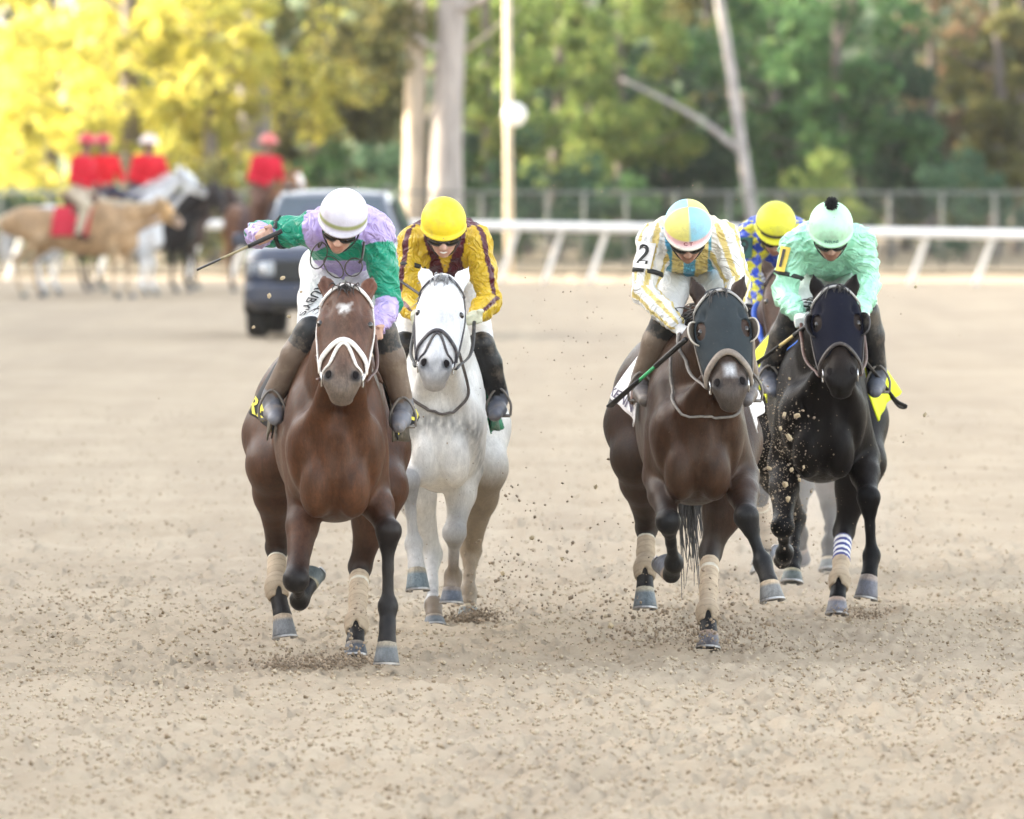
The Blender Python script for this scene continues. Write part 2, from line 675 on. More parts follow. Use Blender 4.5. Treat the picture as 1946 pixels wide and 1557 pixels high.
G1 = field(512, 4, 30, 1, .8); G2 = field(512, 25, 120, 2, .6); G3 = field(512, 60, 250, 3, .3)


def track_z(x, y):
    near = np.clip((90 - y) / 35, 0, 1)
    z = .010 * samp(G1, x / 7.3, y / 11.1)
    clod = samp(G2, x / 4.1 + .3, y / 6.3 + .7)
    z = z + near * (.0045 * clod + .010 * np.maximum(clod - .8, 0) + .0050 * samp(G3, x / 3.7, y / 6.9))
    har = np.clip(samp(G1, x / 17 + .2, y / 31 + .5) * .6 + .1 + .9 * np.clip((x + .6) / .8, 0, 1) * np.clip((42 - y) / 3, .25, 1), 0, 1.3) * np.clip((60 - y) / 10, 0, 1)
    z = z + .0125 * har * np.sin((x - .085 * (y - 35) + .02 * samp(G1, x / 9, y / 9)) * 2 * math.pi / .095)
    return z - .012


def hoof_dents(X, Y, Z):
    """cups and thrown-up rims left by earlier hooves"""
    r = np.random.default_rng(9)
    xs, ys = X[:, 0], Y[0]
    for _ in range(620):
        cy = 30.5 + 30 * r.uniform(0, 1) ** 1.2; cx_ = r.uniform(-1, 1) * (cy * .06 + .3)
        rad = r.uniform(.05, .085); dep = r.uniform(.008, .022)
        i0, i1 = np.searchsorted(xs, [cx_ - rad * 2.2, cx_ + rad * 2.2]); j0, j1 = np.searchsorted(ys, [cy - rad * 3, cy + rad * 3])
        if i1 <= i0 or j1 <= j0: continue
        q = np.hypot((X[i0:i1, j0:j1] - cx_) / rad, (Y[i0:i1, j0:j1] - cy) / (rad * 1.35))
        Z[i0:i1, j0:j1] += dep * (-np.exp(-(q * 1.1) ** 4) + .75 * np.exp(-((q - 1.35) / .35) ** 2) * (.6 + .4 * np.sin(7 * q + cx_ * 30)))
    return Z


def graded(a, b, fine, lo, hi, g):
    L = [x for x in np.arange(lo, hi + 1e-6, fine)]
    s = fine; x = hi
    while x < b: s *= g; x += s; L.append(x)
    s = fine; x = lo
    while x > a: s *= g; x -= s; L.insert(0, x)
    return np.array(L)


def make_ground():
    xs = graded(-700, 700, .033, -2.9, 2.9, 1.16)
    ys = graded(-400, 2500, .065, 30.0, 48.0, 1.04)
    X, Y = np.meshgrid(xs, ys, indexing='ij')
    Z = hoof_dents(X, Y, track_z(X, Y))
    nx, ny = X.shape
    V = np.stack([X, Y, Z], -1).reshape(-1, 3)
    I = np.arange(nx * ny).reshape(nx, ny)
    Q = np.stack([I[:-1, :-1], I[1:, :-1], I[1:, 1:], I[:-1, 1:]], -1).reshape(-1, 4)
    m, nt, b = nodes('track_dirt')
    tc = N_(nt, 'ShaderNodeTexCoord')
    n1 = noise(nt, .35, 4, .55); n2 = noise(nt, 14, 6, .7); n3 = noise(nt, 60, 4, .7); n4 = noise(nt, 3.0, 4, .6)
    c = ramp(nt, n1, [(.3, (.345, .277, .196)), (.7, (.43, .354, .258))])
    c = mix(nt, ramp(nt, n4, [(.35, 0.0), (.75, .5)]), c, (.42, .348, .256))
    c = mix(nt, ramp(nt, n2, [(.57, 0.0), (.72, .7)]), c, (.19, .14, .095))           # scattered darker specks
    c = mix(nt, ramp(nt, n3, [(.58, 0.0), (.78, .55)]), c, (.50, .43, .335))             # dry grains
    mp = N_(nt, 'ShaderNodeMapping'); mp.inputs['Scale'].default_value = (.9, .05, 1)
    nt.links.new(tc.outputs['Object'], mp.inputs[0])
    st = noise(nt, 1.0, 4, .6, vec=mp.outputs[0])
    c = mix(nt, ramp(nt, st, [(.42, 0.0), (.65, .6)]), c, (.31, .25, .185))
    n5 = noise(nt, .9, 5, .65)
    c = mix(nt, ramp(nt, n5, [(.48, 0.0), (.68, .5)]), c, (.46, .386, .288))           # wheel and harrow streaks along the track
    nt.links.new(c, b.inputs['Base Color'])
    b.inputs['Roughness'].default_value = .95
    b.inputs['Specular IOR Level'].default_value = .15
    bump(nt, b, mix(nt, .5, n2, n3), .7, .02)
    o = mk('track_ground', V, Q, m, None, True)
    tag(o, kind='structure')
    # loose crumbs lying on the harrowed dirt
    oct_v = np.array([(1, 0, 0), (-1, 0, 0), (0, 1, 0), (0, -1, 0), (0, 0, 1), (0, 0, -1)], float)
    oct_f = np.array([(0, 2, 4), (2, 1, 4), (1, 3, 4), (3, 0, 4), (2, 0, 5), (1, 2, 5), (3, 1, 5), (0, 3, 5)])
    r = np.random.default_rng(21); n = 44000
    y = np.concatenate([30.6 + 17.4 * r.uniform(0, 1, n), 48 + 34 * r.uniform(0, 1, n // 4) ** 1.6]); n = len(y)
    x = r.uniform(-1, 1, n) * (y * .0605 + .35)
    cl = samp(G1, x / 2.3 + .4, y / 5.7) + .8 * samp(G2, x / 5.1, y / 7.9); kp = r.uniform(-2.6, 1.4, n) < cl + .6
    x, y = x[kp], y[kp]; n = len(x)
    s = .0055 + .0085 * r.uniform(0, 1, n) ** 2.0 + .006 * r.uniform(0, 1, n) ** 9
    V, F = scatter(oct_v, oct_f, np.stack([x, y, track_z(x, y) + s * .25], -1), s, r)
    base = np.repeat(track_z(x, y), 6); V[:, 2] = base + (V[:, 2] - base) * .88
    m = bpy.data.materials.new('crumb_dirt'); m.use_nodes = True
    nt = m.node_tree; b = nt.nodes['Principled BSDF']
    ge = N_(nt, 'ShaderNodeNewGeometry')
    nt.links.new(ramp(nt, ge.outputs['Random Per Island'], [(0, (.49, .415, .315)), (.55, (.44, .365, .268)), (.9, (.36, .288, .205)), (.98, (.27, .207, .142)), (1, (.17, .125, .08))]), b.inputs['Base Color'])
    b.inputs['Roughness'].default_value = .95; b.inputs['Specular IOR Level'].default_value = .1
    o = mk('loose_dirt_crumbs', V, F, m, None, True)
    tag(o, 'small tan dirt crumbs strewn over the harrowed track', 'dirt', kind='stuff')


def ico():
    t = (1 + 5 ** .5) / 2
    v = np.array([(-1, t, 0), (1, t, 0), (-1, -t, 0), (1, -t, 0), (0, -1, t), (0, 1, t), (0, -1, -t), (0, 1, -t), (t, 0, -1), (t, 0, 1), (-t, 0, -1), (-t, 0, 1)]) / math.sqrt(1 + t * t)
    f = np.array([(0, 11, 5), (0, 5, 1), (0, 1, 7), (0, 7, 10), (0, 10, 11), (1, 5, 9), (5, 11, 4), (11, 10, 2), (10, 7, 6), (7, 1, 8), (3, 9, 4), (3, 4, 2), (3, 2, 6), (3, 6, 8), (3, 8, 9), (4, 9, 5), (2, 4, 11), (6, 2, 10), (8, 6, 7), (9, 8, 1)])
    return v, f


def scatter(v, f, P, s, r):
    n, k = len(P), len(v)
    q = r.normal(size=(n, 4)); q /= np.linalg.norm(q, axis=1)[:, None]
    w, x, y, z = q.T
    R = np.stack([1 - 2 * (y * y + z * z), 2 * (x * y - z * w), 2 * (x * z + y * w), 2 * (x * y + z * w), 1 - 2 * (x * x + z * z), 2 * (y * z - x * w),
                  2 * (x * z - y * w), 2 * (y * z + x * w), 1 - 2 * (x * x + y * y)], -1).reshape(n, 3, 3)
    J = v[None] * r.uniform(.6, 1.3, (n, k, 1)) * r.uniform(.65, 1.2, (n, 1, 3))
    V = np.einsum('nij,nkj->nki', R, J) * np.asarray(s)[:, None, None] + P[:, None]
    F = (f[None] + (np.arange(n) * k)[:, None, None]).reshape(-1, f.shape[1])
    return V.reshape(-1, 3), F


# ------------------------------------------------------------------ rail and fence
def make_rail():
    pts = [(-420, 168.0), (0, 164.0), (900, 161.0), (1946, 157.0), (2300, 155.0)]
    def at(px, z=0.0):
        d = np.interp(px, [p[0] for p in pts], [p[1] for p in pts])
        return V3((px - 973) / FPX * d, d, z)
    base = at(973)
    root = empty('running_rail', base, 'white running rail with leaning posts along the far side of the track', 'rail')
    white = plain('rail_white', (.80, .80, .80), .45, var=.04, scale=3)
    px = np.linspace(-420, 2300, 60)
    prof = [(.10, -.10), (.125, .0), (.10, .10), (.0, .125), (-.10, .10), (-.125, .0), (-.10, -.10), (0, -.125)]
    V = []; F = []
    for p in px:
        c = at(p, float(np.interp(p, [900, 1946], [1.0, .87]))) - base
        for (yy, zz) in prof: V.append(c + V3(0, yy, zz * .66))
    for i in range(len(px) - 1):
        for k in range(8):
            F.append((i * 8 + k, i * 8 + 8 + k, i * 8 + 8 + (k + 1) % 8, i * 8 + (k + 1) % 8))
    mk('top_rail', V, F, white, root, True)
    P = [728, 813, 900, 985, 1070, 1155, 1243, 1335, 1432, 1535, 1645, 1765, 1890, 2018, 2150] + [643 - 85 * i for i in range(12)]
    for p in P:
        a = at(p - 36, -.03) - base + V3(0, .22, 0); b = at(p - 2, float(np.interp(p, [900, 1946], [.95, .82]))) - base + V3(0, .02, 0)
        M = MB(); M.tube(catmull([a, a * .5 + b * .5 + V3(0, .03, 0), b], 4), [.055, .046], 10)
        M.build('post', white, root, True)


def make_fence():
    d = 176.0
    X = lambda px: (px - 973) / FPX * d
    base = V3(0, d, 0)
    root = empty('chain_link_fence', base, 'tall grey chain link fence between the white rail and the wood', 'fence')
    gal = plain('galvanised', (.15, .16, .15), .6, .2, var=.1, scale=4)
    x0, x1, H = X(-500), X(2450), 1.52
    M = MB(); M.tube([V3(x0, 0, H), V3(0, 0, H), V3(x1, 0, H)], .028, 8); M.build('top_bar', gal, root, True)
    P = [915, 960, 1040, 1110, 1190, 1285, 1385, 1480, 1585, 1690, 1790, 1890, 1990, 2095] + [830 - 92 * i for i in range(14)]
    for p in P:
        M = MB(); M.tube([V3(X(p), 0, -.05), V3(X(p), 0, H * .5), V3(X(p), 0, H + .03)], .032, 10); M.build('post', gal, root, True)
    V = []; F = []
    pitch_ = .085; t = .0028
    for sgn in (-1, 1):
        x = x0
        while x < x1:
            a = V3(x, .012 * sgn, .04); b = V3(x + sgn * H * .95, .012 * sgn, H)
            k = len(V)
            for q in (a, b): V += [q + V3(-t, -t, 0), q + V3(t, -t, 0), q + V3(0, t, 0)]
            F += [(k, k + 1, k + 4, k + 3), (k + 1, k + 2, k + 5, k + 4), (k + 2, k, k + 3, k + 5)]
            x += pitch_
    o = mk('wire_mesh', V, F, gal, root, False)
    o['kind'] = 'stuff'


# ------------------------------------------------------------------ trees
def leaf_mat(name, cols, trans=.45):
    if name in _MC: return _MC[name]
    m = bpy.data.materials.new(name); m.use_nodes = True
    nt = m.node_tree; nt.nodes.clear()
    out = N_(nt, 'ShaderNodeOutputMaterial')
    g = N_(nt, 'ShaderNodeNewGeometry')
    stops = [(i / max(1, len(cols) - 1), c) for i, c in enumerate(cols)]
    c = ramp(nt, g.outputs['Random Per Island'], stops)
    cl = ramp(nt, noise(nt, .55, 3), [(.35, .72), (.65, 1.2)])
    c = mix(nt, 1.0, c, cl, 'MULTIPLY')
    d = N_(nt, 'ShaderNodeBsdfPrincipled'); d.inputs['Roughness'].default_value = .55; d.inputs['Specular IOR Level'].default_value = .06
    tr = N_(nt, 'ShaderNodeBsdfTranslucent')
    mx = N_(nt, 'ShaderNodeMixShader'); mx.inputs[0].default_value = trans
    nt.links.new(c, d.inputs['Base Color']); nt.links.new(c, tr.inputs['Color'])
    nt.links.new(d.outputs[0], mx.inputs[1]); nt.links.new(tr.outputs[0], mx.inputs[2]); nt.links.new(mx.outputs[0], out.inputs[0])
    _MC[name] = m
    return m


LEAF = dict(gold=[(.68, .60, .13), (.60, .57, .14), (.45, .47, .11), (.72, .62, .16)], lime=[(.21, .30, .09), (.29, .36, .11), (.14, .22, .07), (.36, .38, .11)],
            olive=[(.105, .125, .05), (.17, .17, .06), (.08, .09, .045), (.29, .25, .08)], green=[(.07, .15, .065), (.10, .20, .075), (.05, .11, .05), (.14, .22, .08)],
            dark=[(.055, .105, .065), (.075, .13, .08), (.045, .08, .055), (.095, .14, .08)], blue=[(.07, .14, .085), (.09, .17, .10), (.055, .11, .07), (.12, .18, .10)],
            rust=[(.24, .16, .10), (.32, .21, .13), (.14, .14, .08), (.10, .14, .07)])


def bark(name, c):
    if name in _MC: return _MC[name]
    m, nt, b = nodes(name)
    tc = N_(nt, 'ShaderNodeTexCoord'); mp = N_(nt, 'ShaderNodeMapping'); mp.inputs['Scale'].default_value = (7, 7, 1.2)
    nt.links.new(tc.outputs['Object'], mp.inputs[0])
    n = noise(nt, 1.6, 6, .65, vec=mp.outputs[0])
    nt.links.new(ramp(nt, n, [(.3, [v * .5 for v in c]), (.6, c), (.8, [min(1, v * 1.25) for v in c])]), b.inputs['Base Color'])
    b.inputs['Roughness'].default_value = .9
    bump(nt, b, n, .8, .05)
    _MC[name] = m
    return m


def leaves_vf(C, R, n, size, r, squash=.8):
    """n leaf faces in clumps C with radii R; each leaf is a bent pair of faces"""
    k = r.integers(0, len(C), n)
    dirs = r.normal(size=(n, 3)); dirs /= np.linalg.norm(dirs, axis=1)[:, None]
    rad = R[k] * r.uniform(.25, 1.05, n) ** .5
    P = C[k] + dirs * rad[:, None] * np.array([1, 1, squash])
    a = r.normal(size=(n, 3)); a[:, 2] -= .3; a /= np.linalg.norm(a, axis=1)[:, None]
    b = np.cross(a, r.normal(size=(n, 3))); b /= np.linalg.norm(b, axis=1)[:, None] + 1e-9
    nn = np.cross(a, b)
    s = size * r.uniform(.6, 1.4, n)[:, None]
    v0 = P - a * s * .5; v1 = P + b * s * .30 + nn * s * .08; v2 = P + a * s * .55; v3 = P - b * s * .30 + nn * s * .08
    V = np.stack([v0, v1, v2, v3], 1).reshape(-1, 3)
    F = np.arange(n * 4).reshape(n, 4)
    return V, F


def tree(name, label, px, d, trunk_r, h, crowns, leafkey, nleaf, size=.20, barkc=(.20, .17, .14), lean=(0, 0), limbs=6, group='trees at the edge of the wood', seed=0, cat='tree', fork=None):
    """crowns: list of (dx, z, rx, rz) blobs of foliage around the trunk"""
    r = np.random.default_rng(seed + int(px) + int(d))
    X = (px - 973) / FPX * d
    root = empty(name, (X, d, 0), label, cat, group)
    T = MB()
    top = V3(lean[0], lean[1], h)
    pts = [V3(0, 0, -.1), V3(lean[0] * .2 + r.normal(0, .05), r.normal(0, .05), h * .25), V3(lean[0] * .55 + r.normal(0, .08), r.normal(0, .1), h * .6), top]
    if trunk_r > 0:
        P = catmull(pts, 6)
        T.tube(P, [trunk_r * 1.25, trunk_r, trunk_r * .85, trunk_r * .5], 12)
        tr = T.build('trunk', bark('bark_%d' % int(sum(barkc) * 100), barkc), root, True)
        for i in range(limbs):
            t = r.uniform(.35, .95); a = catmull(pts, 6)[int(t * 18)]
            an = r.uniform(0, 2 * math.pi); L = r.uniform(1.0, 2.4)
            e = a + V3(math.cos(an) * L, math.sin(an) * L * .7, r.uniform(.2, 1.4))
            M = MB(); M.tube(catmull([a, (a + e) / 2 + V3(0, 0, -.12), e], 4), [trunk_r * .35, trunk_r * .08], 6)
            M.build('limb', bark('bark_%d' % int(sum(barkc) * 100), barkc), root, True)
    C = []; R = []
    for (dx, z, rx_, rz_) in crowns:
        for _ in range(int(10 + rx_ * rz_ * 7)):
            v = r.normal(size=3); v /= np.linalg.norm(v); q = r.uniform(.15, 1) ** .45
            C.append(V3(dx + v[0] * rx_ * q, v[1] * rx_ * .75 * q, z + v[2] * rz_ * q)); R.append(r.uniform(.22, .55))
    C = np.array(C); R = np.array(R)
    V, F = leaves_vf(C, R, nleaf, size, r)
    keep = V.reshape(-1, 4, 3)[:, :, 2].min(1) > .03
    F = F[keep]
    mk('crown', V, F, leaf_mat('leaf_' + leafkey, LEAF[leafkey]), root, False)
    return root


def make_trees():
    WD = 'trees at the edge of the wood'
    # golden sunlit trees on the left
    tree('golden_tree', 'broad golden yellow tree behind the mounted riders', 250, 186, .22, 7.0, [(0, 4.2, 3.0, 2.2), (-1.6, 2.6, 1.6, 1.3), (1.3, 3.0, 1.4, 1.2)], 'gold', 6500, .20, seed=1)
    tree('golden_tree', 'golden yellow tree at the far left edge with sky gaps', -40, 190, .2, 7.5, [(0, 4.8, 2.2, 2.4), (.9, 2.2, 1.1, 1.2)], 'gold', 3200, .20, seed=2)
    tree('golden_tree', 'golden tree in front of the grey trunk at the left', 400, 184, .16, 6.5, [(0, 4.6, 1.7, 1.6), (-.2, 2.5, 1.4, 1.0)], 'gold', 3600, .19, seed=3)
    tree('olive_oak', 'dark olive tree hanging over the golden one, top middle left', 690, 185, .0, 7.0, [(.0, 5.4, 1.5, 1.4), (.6, 4.2, .9, .9), (-.5, 3.6, .9, .7), (.2, 3.0, .5, .5)], 'olive', 3600, .17, seed=4, limbs=0)
    tree('gold_branch_tree', 'yellow lit foliage hanging left of the tall pale trunk', 600, 184, .0, 6.0, [(.2, 4.4, .9, .8), (.8, 3.7, .7, .45), (-.1, 3.1, .5, .6)], 'gold', 1100, .17, seed=5, limbs=0)
    tree('golden_tree', 'yellow tree behind the first golden one at the left edge', 90, 198, .2, 9, [(0, 6.0, 2.6, 2.6), (0, 3.0, 2.2, 1.6)], 'gold', 3600, .24, seed=31)
    tree('golden_tree', 'yellow tree behind the golden ones, left of the grey trunk', 370, 200, .2, 9, [(0, 6.0, 2.4, 2.4), (0, 3.0, 2.2, 1.6)], 'gold', 3600, .24, seed=32)
    tree('golden_tree', 'shaded olive tree behind the yellow hanging foliage', 600, 200, .2, 9, [(0, 6.0, 2.2, 2.6), (0, 3.0, 2.2, 1.6)], 'olive', 3600, .24, seed=33)
    # big trunks
    tree('tall_tree', 'tall thick pale trunk left of the lamp pole, lit on one side', 846, 177.6, .31, 12, [(0, 10.5, 3, 2.0)], 'olive', 1500, .22, (.42, .38, .36), lean=(.35, 0), seed=6)
    tree('tall_tree', 'shorter lit trunk just left of the tall thick pale one', 786, 177.8, .22, 9, [(-.1, 8.6, 1.6, 1.4), (-.75, 5.0, 1.15, 1.35), (-1.2, 4.0, .7, .6)], 'olive', 3000, .17, (.52, .44, .35), seed=7)
    tree('tall_tree', 'grey trunk rising behind the golden trees at the left', 480, 189, .34, 12, [(0, 10.5, 2.6, 2.0)], 'olive', 1200, .22, (.30, .27, .28), seed=8)
    # shrubs
    for i, (px, d, w, hgt, k, lab) in enumerate([(20, 182, .9, .8, 'dark', 'dark green bush low at the left edge behind the rail'), (120, 183, 1.3, .9, 'lime', 'yellow green bush low behind the palomino'),
                                                 (360, 182, 1.3, 1.2, 'olive', 'olive bush low behind the white horse head'), (470, 187, 1.1, 1.1, 'lime', 'lime bush behind the rider beside the dark car'),
                                                 (630, 189, 1.4, 1.3, 'green', 'green bush right of the rider beside the dark car'), (720, 190, 1.2, 1.4, 'blue', 'blue green bush left of the lit trunks'),
                                                 (900, 188, 1.2, 1.1, 'green', 'green bush at the foot of the tall pale trunk'), (1050, 186, 1.4, 1.5, 'blue', 'rounded blue green bush right of the lamp pole'),
                                                 (1150, 189, 1.0, 1.0, 'green', 'rounded green bush over the fence in mid picture'), (1560, 187, 1.2, 1.1, 'lime', 'pale bush over the fence behind the mint jockey'), (1840, 186, 1.1, 1.4, 'blue', 'blue green bush over the fence at the right')]):
        tree('shrub', lab, px, d, .05, .8, [(0, hgt * .95, w, hgt)], k, 1500, .16, limbs=3, group='shrubs along the fence', seed=20 + i, cat='shrub')
    # the wood on the right
    wood = [(920, 188, 'lime', 5.0, 1.6, 1.7, 'lime green tree right behind the tall pale trunk'), (1060, 192, 'lime', 4.6, 1.8, 1.6, 'light green tree top right of the lamp pole'),
            (1180, 195, 'lime', 4.9, 1.6, 1.4, 'yellow green spreading tree left of the leaning pale trunk'), (1000, 200, 'dark', 3.0, 1.6, 2.2, 'dark tree in the shade behind the lamp pole'),
            (1260, 198, 'dark', 2.7, 1.7, 2.2, 'dark shaded tree behind the striped jockey'), (1480, 196, 'green', 4.6, 2.0, 2.2, 'broad mid green tree right of the leaning pale trunk'),
            (1600, 190, 'green', 4.9, 1.9, 1.8, 'bright green tree above the mint jockey'), (1690, 192, 'dark', 3.4, .9, 1.6, 'narrow dark conifer left of the rusty trees'),
            (1770, 198, 'rust', 4.4, 1.2, 1.6, 'rusty brown autumn tree at the upper right'), (1890, 194, 'olive', 4.0, 1.3, 1.6, 'thin olive tree at the right edge, right of the rusty one'),
            (1930, 200, 'olive', 4.6, 1.6, 2.6, 'taller olive tree filling the upper right corner'), (1420, 203, 'blue', 3.0, 2.0, 2.4, 'blue green tree deep behind the leaning trunk'),
            (1340, 205, 'olive', 5.0, 1.6, 1.8, 'olive tree high behind the leaning trunk'), (1560, 206, 'blue', 2.5, 2.0, 2.0, 'hazy blue green tree low behind the mint jockey'),
            (1720, 207, 'olive', 2.4, 2.0, 1.9, 'olive thicket low below the rusty tree'), (1120, 207, 'green', 3.4, 2.0, 2.4, 'green tree deep behind the light green ones')]
    for i, (px, d, k, z, rx_, rz_, lab) in enumerate(wood):
        tree('wood_tree', lab, px, d, .13, z + rz_, [(0, z, rx_, rz_), (.4, z * .55, rx_ * .8, rz_ * .6)], k, 3300, .22, (.15, .13, .12), seed=40 + i, limbs=5)
    # leaning pale trunk with its branch
    d = 186.0
    a = W(1432, 470, d); b = W(1370, 20, d)
    root = empty('leaning_tree', (a[0], d, 0), 'thin pale leaning tree with one long side branch, right of centre', 'tree', WD)
    O = V3(a[0], d, 0)
    pb = bark('bark_pale', (.46, .43, .43))
    M = MB(); M.tube(catmull([V3(.15, 0, -.1), W(1425, 380, d) - O, W(1405, 250, d) - O, W(1385, 110, d) - O, W(1366, 0, d) - O, W(1340, -160, d) - O], 5), [.13, .12, .10, .09], 10); M.build('trunk', pb, root, True)
    M = MB(); M.tube(catmull([W(1403, 285, d) - O, W(1340, 235, d) - O, W(1262, 190, d) - O, W(1180, 150, d) - O], 5), [.075, .03], 8); M.build('branch', pb, root, True)
    r = np.random.default_rng(3)
    V, F = leaves_vf(np.array([W(1340, -160, d) - O + r.normal(0, .6, 3) for _ in range(14)]), np.full(14, .5), 500, .2, r)
    mk('crown', V, F, leaf_mat('leaf_olive', LEAF['olive']), root, False)
    # far wood that closes the view
    r = np.random.default_rng(77)
    C = []; R = []
    for _ in range(1900):
        x = r.uniform(-36, 38); lim = 12.5
        if -16 < x < -10.2 and r.uniform() < .5: continue
        C.append((x, r.uniform(0, 9), r.uniform(.3, lim))); R.append(r.uniform(.5, 1.1))
    V, F = leaves_vf(np.array(C), np.array(R), 38000, .46, r)
    o = mk('far_wood', V, F, leaf_mat('leaf_far', [(.08, .13, .07), (.10, .16, .08), (.14, .17, .08), (.09, .11, .06)]), None, False, loc=(0, 214, 0))
    tag(o, 'dense green wood closing the view behind the single trees', 'wood', kind='stuff')
    # wooded rise far behind
    xs_ = np.linspace(-60, 140, 60); ys_ = np.linspace(250, 420, 20)
    X, Y = np.meshgrid(xs_, ys_, indexing='ij')
    Z = np.clip((X + 19) / 14, 0, 1) ** 1.5 * np.clip((Y - 248) / 30, 0, 1) * (13 + 2.0 * samp(G1, X / 90, Y / 120)) - .2
    I = np.arange(X.size).reshape(X.shape)
    m = plain('hill_wood', (.085, .12, .06), .95, var=.6, scale=.35, bmp=.6)
    o = mk('hill', np.stack([X, Y, Z], -1).reshape(-1, 3), np.stack([I[:-1, :-1], I[1:, :-1], I[1:, 1:], I[:-1, 1:]], -1).reshape(-1, 4), m, None, True)
    tag(o, kind='structure')
    # verge of leaf litter behind the rail
    m = plain('leaf_litter', (.15, .12, .075), .95, var=.5, scale=3, bmp=.4)
    o = mk('verge', [(-400, 170.5, .05), (400, 170.5, .05), (400, 600, .05), (-400, 600, .05)], [(0, 1, 2, 3)], m, None, False)
    tag(o, kind='structure')


def make_pole():
    d = 169.0
    a = W(963, 0, d); X = a[0]
    root = empty('lamp_pole', (X, d, 0), 'slim pale pole with a round white disc on its side', 'pole')
    M = MB(); M.tube([V3(.06, 0, -.1), V3(.03, 0, 2.5), V3(0, 0, 6.8)], [.085, .065], 12)
    M.build('post', plain('pole_wood', (.55, .47, .36), .7, var=.2, scale=3), root, True)
    M = MB(); M.lathe((0, 0, 0), [(.001, -.05), (.20, -.045), (.22, 0), (.20, .045), (.001, .05)], 28, 'y')
    c = W(976, 218, d) - V3(X, d, 0)
    M.build('disc', plain('disc_white', (.82, .82, .80), .4), root, True, loc=(c[0] + .02, -.14, c[2]))
    M = MB(); M.box((0, 0, 0), (.06, .12, .06)); M.build('bracket', plain('pole_bracket', (.3, .3, .3), .5), root, False, loc=(.04, -.07, c[2]))


# ------------------------------------------------------------------ grandstand whose shade lies over the track
def make_stand():
    root = empty('grandstand', (-34, 45, 0), 'long grandstand beside the track at the left', 'building')
    con = plain('stand_concrete', (.45, .43, .40), .85, var=.1, scale=.5); st = plain('stand_roof', (.35, .36, .38), .6)
    y0, y1 = -75, 128
    M = MB(); M.box((-9, (y0 + y1) / 2, 6.5), (.6, y1 - y0, 13)); M.build('back_wall', con, root)
    for i in range(8):
        M = MB(); M.box((-7.7 + i * 1.9 - .0, (y0 + y1) / 2, (5.6 - i * .68) / 2), (1.88, y1 - y0, 5.6 - i * .68)); M.build('tier', con, root)
    M = MB(); M.box((-1.5, (y0 + y1) / 2, 13.3), (17, y1 - y0 + 2, .5)); M.build('roof', st, root)
    for y in np.linspace(y0 + 2, y1 - 2, 9):
        M = MB(); M.box((4.5, y, 6.5), (.5, .5, 13.05)); M.build('column', con, root)
# ------------------------------------------------------------------ horses
def head_frame(poll, lip, roll=0.0):
    U = nrm(lip - poll)
    S = V3(1, 0, roll)
    S = nrm(S - U * np.dot(S, U))
    Nn = np.cross(U, S)
    return U, S, Nn


def hoof_vf(c, b, rt=.042, rb=.058):
    a = nrm(b - c); L = np.linalg.norm(b - c)
    f = nrm(V3(0, a[2], -a[1])); s = np.cross(a, f)
    n = 22; V = []; C = []; F = []
    lev = [(-.06, .90), (0, 1.0), (.12, 1.03), (.3, 1.0), (.6, 1.0), (.9, 1.0), (1.0, .985), (1.0, .80), (.93, .35)]
    for (t, q) in lev:
        tt = min(max(t, 0), 1)
        r = (rt + (rb - rt) * tt) * q
        o = c + a * L * t + f * (.016 * tt)
        for k in range(n):
            an = 2 * math.pi * k / n
            x = math.cos(an); y = math.sin(an)
            if x < 0: x *= .86
            low = .0 if x > 0 else .05 * L * tt
            V.append(o + f * (x * r * 1.10) + s * (y * r) - a * low)
            C.append(t)
    m = len(lev)
    for i in range(m - 1):
        for k in range(n):
            j = (k + 1) % n
            F.append((i * n + k, (i + 1) * n + k, (i + 1) * n + j, i * n + j))
    F.append(tuple(reversed(range((m - 1) * n, m * n)))[::-1])
    C = np.array(C)
    return np.array(V), F, C


def shoe_vf(c, b, rb=.058):
    a = nrm(b - c)
    f = nrm(V3(0, a[2], -a[1])); s = np.cross(a, f)
    o = b + f * .016
    V = []; F = []; n = 18
    for k in range(n + 1):
        an = math.radians(-145 + 290 * k / n)
        x, y = math.cos(an), math.sin(an)
        for (r, t) in ((rb * 1.03, -.002), (rb * 1.03, .007), (rb * .72, .007), (rb * .72, -.002)):
            V.append(o + f * x * r * (1.1 if x > 0 else .95) + s * y * r + a * t)
    for k in range(n):
        for j in range(4):
            q = (j + 1) % 4
            F.append((k * 4 + j, k * 4 + q, k * 4 + 4 + q, k * 4 + 4 + j))
    F += [(0, 3, 2, 1), (n * 4, n * 4 + 1, n * 4 + 2, n * 4 + 3)]
    return np.array(V), F


def strands_vf(roots, ends, sag, n_seg=7, r=.0035, seed=1, wav=.02):
    r_ = np.random.default_rng(seed)
    V = []; F = []
    for a, e in zip(roots, ends):
        t = np.linspace(0, 1, n_seg)[:, None]
        mid = (a + e) / 2 + sag + r_.normal(0, wav, 3)
        P = (1 - t) ** 2 * a + 2 * t * (1 - t) * mid + t ** 2 * e
        v, f = tube_vf(P, [r, r * 1.1, r * .25], 4, None, False)
        b = len(V); V.extend(v); F.extend([tuple(i + b for i in q) for q in f])
    return np.array(V), F


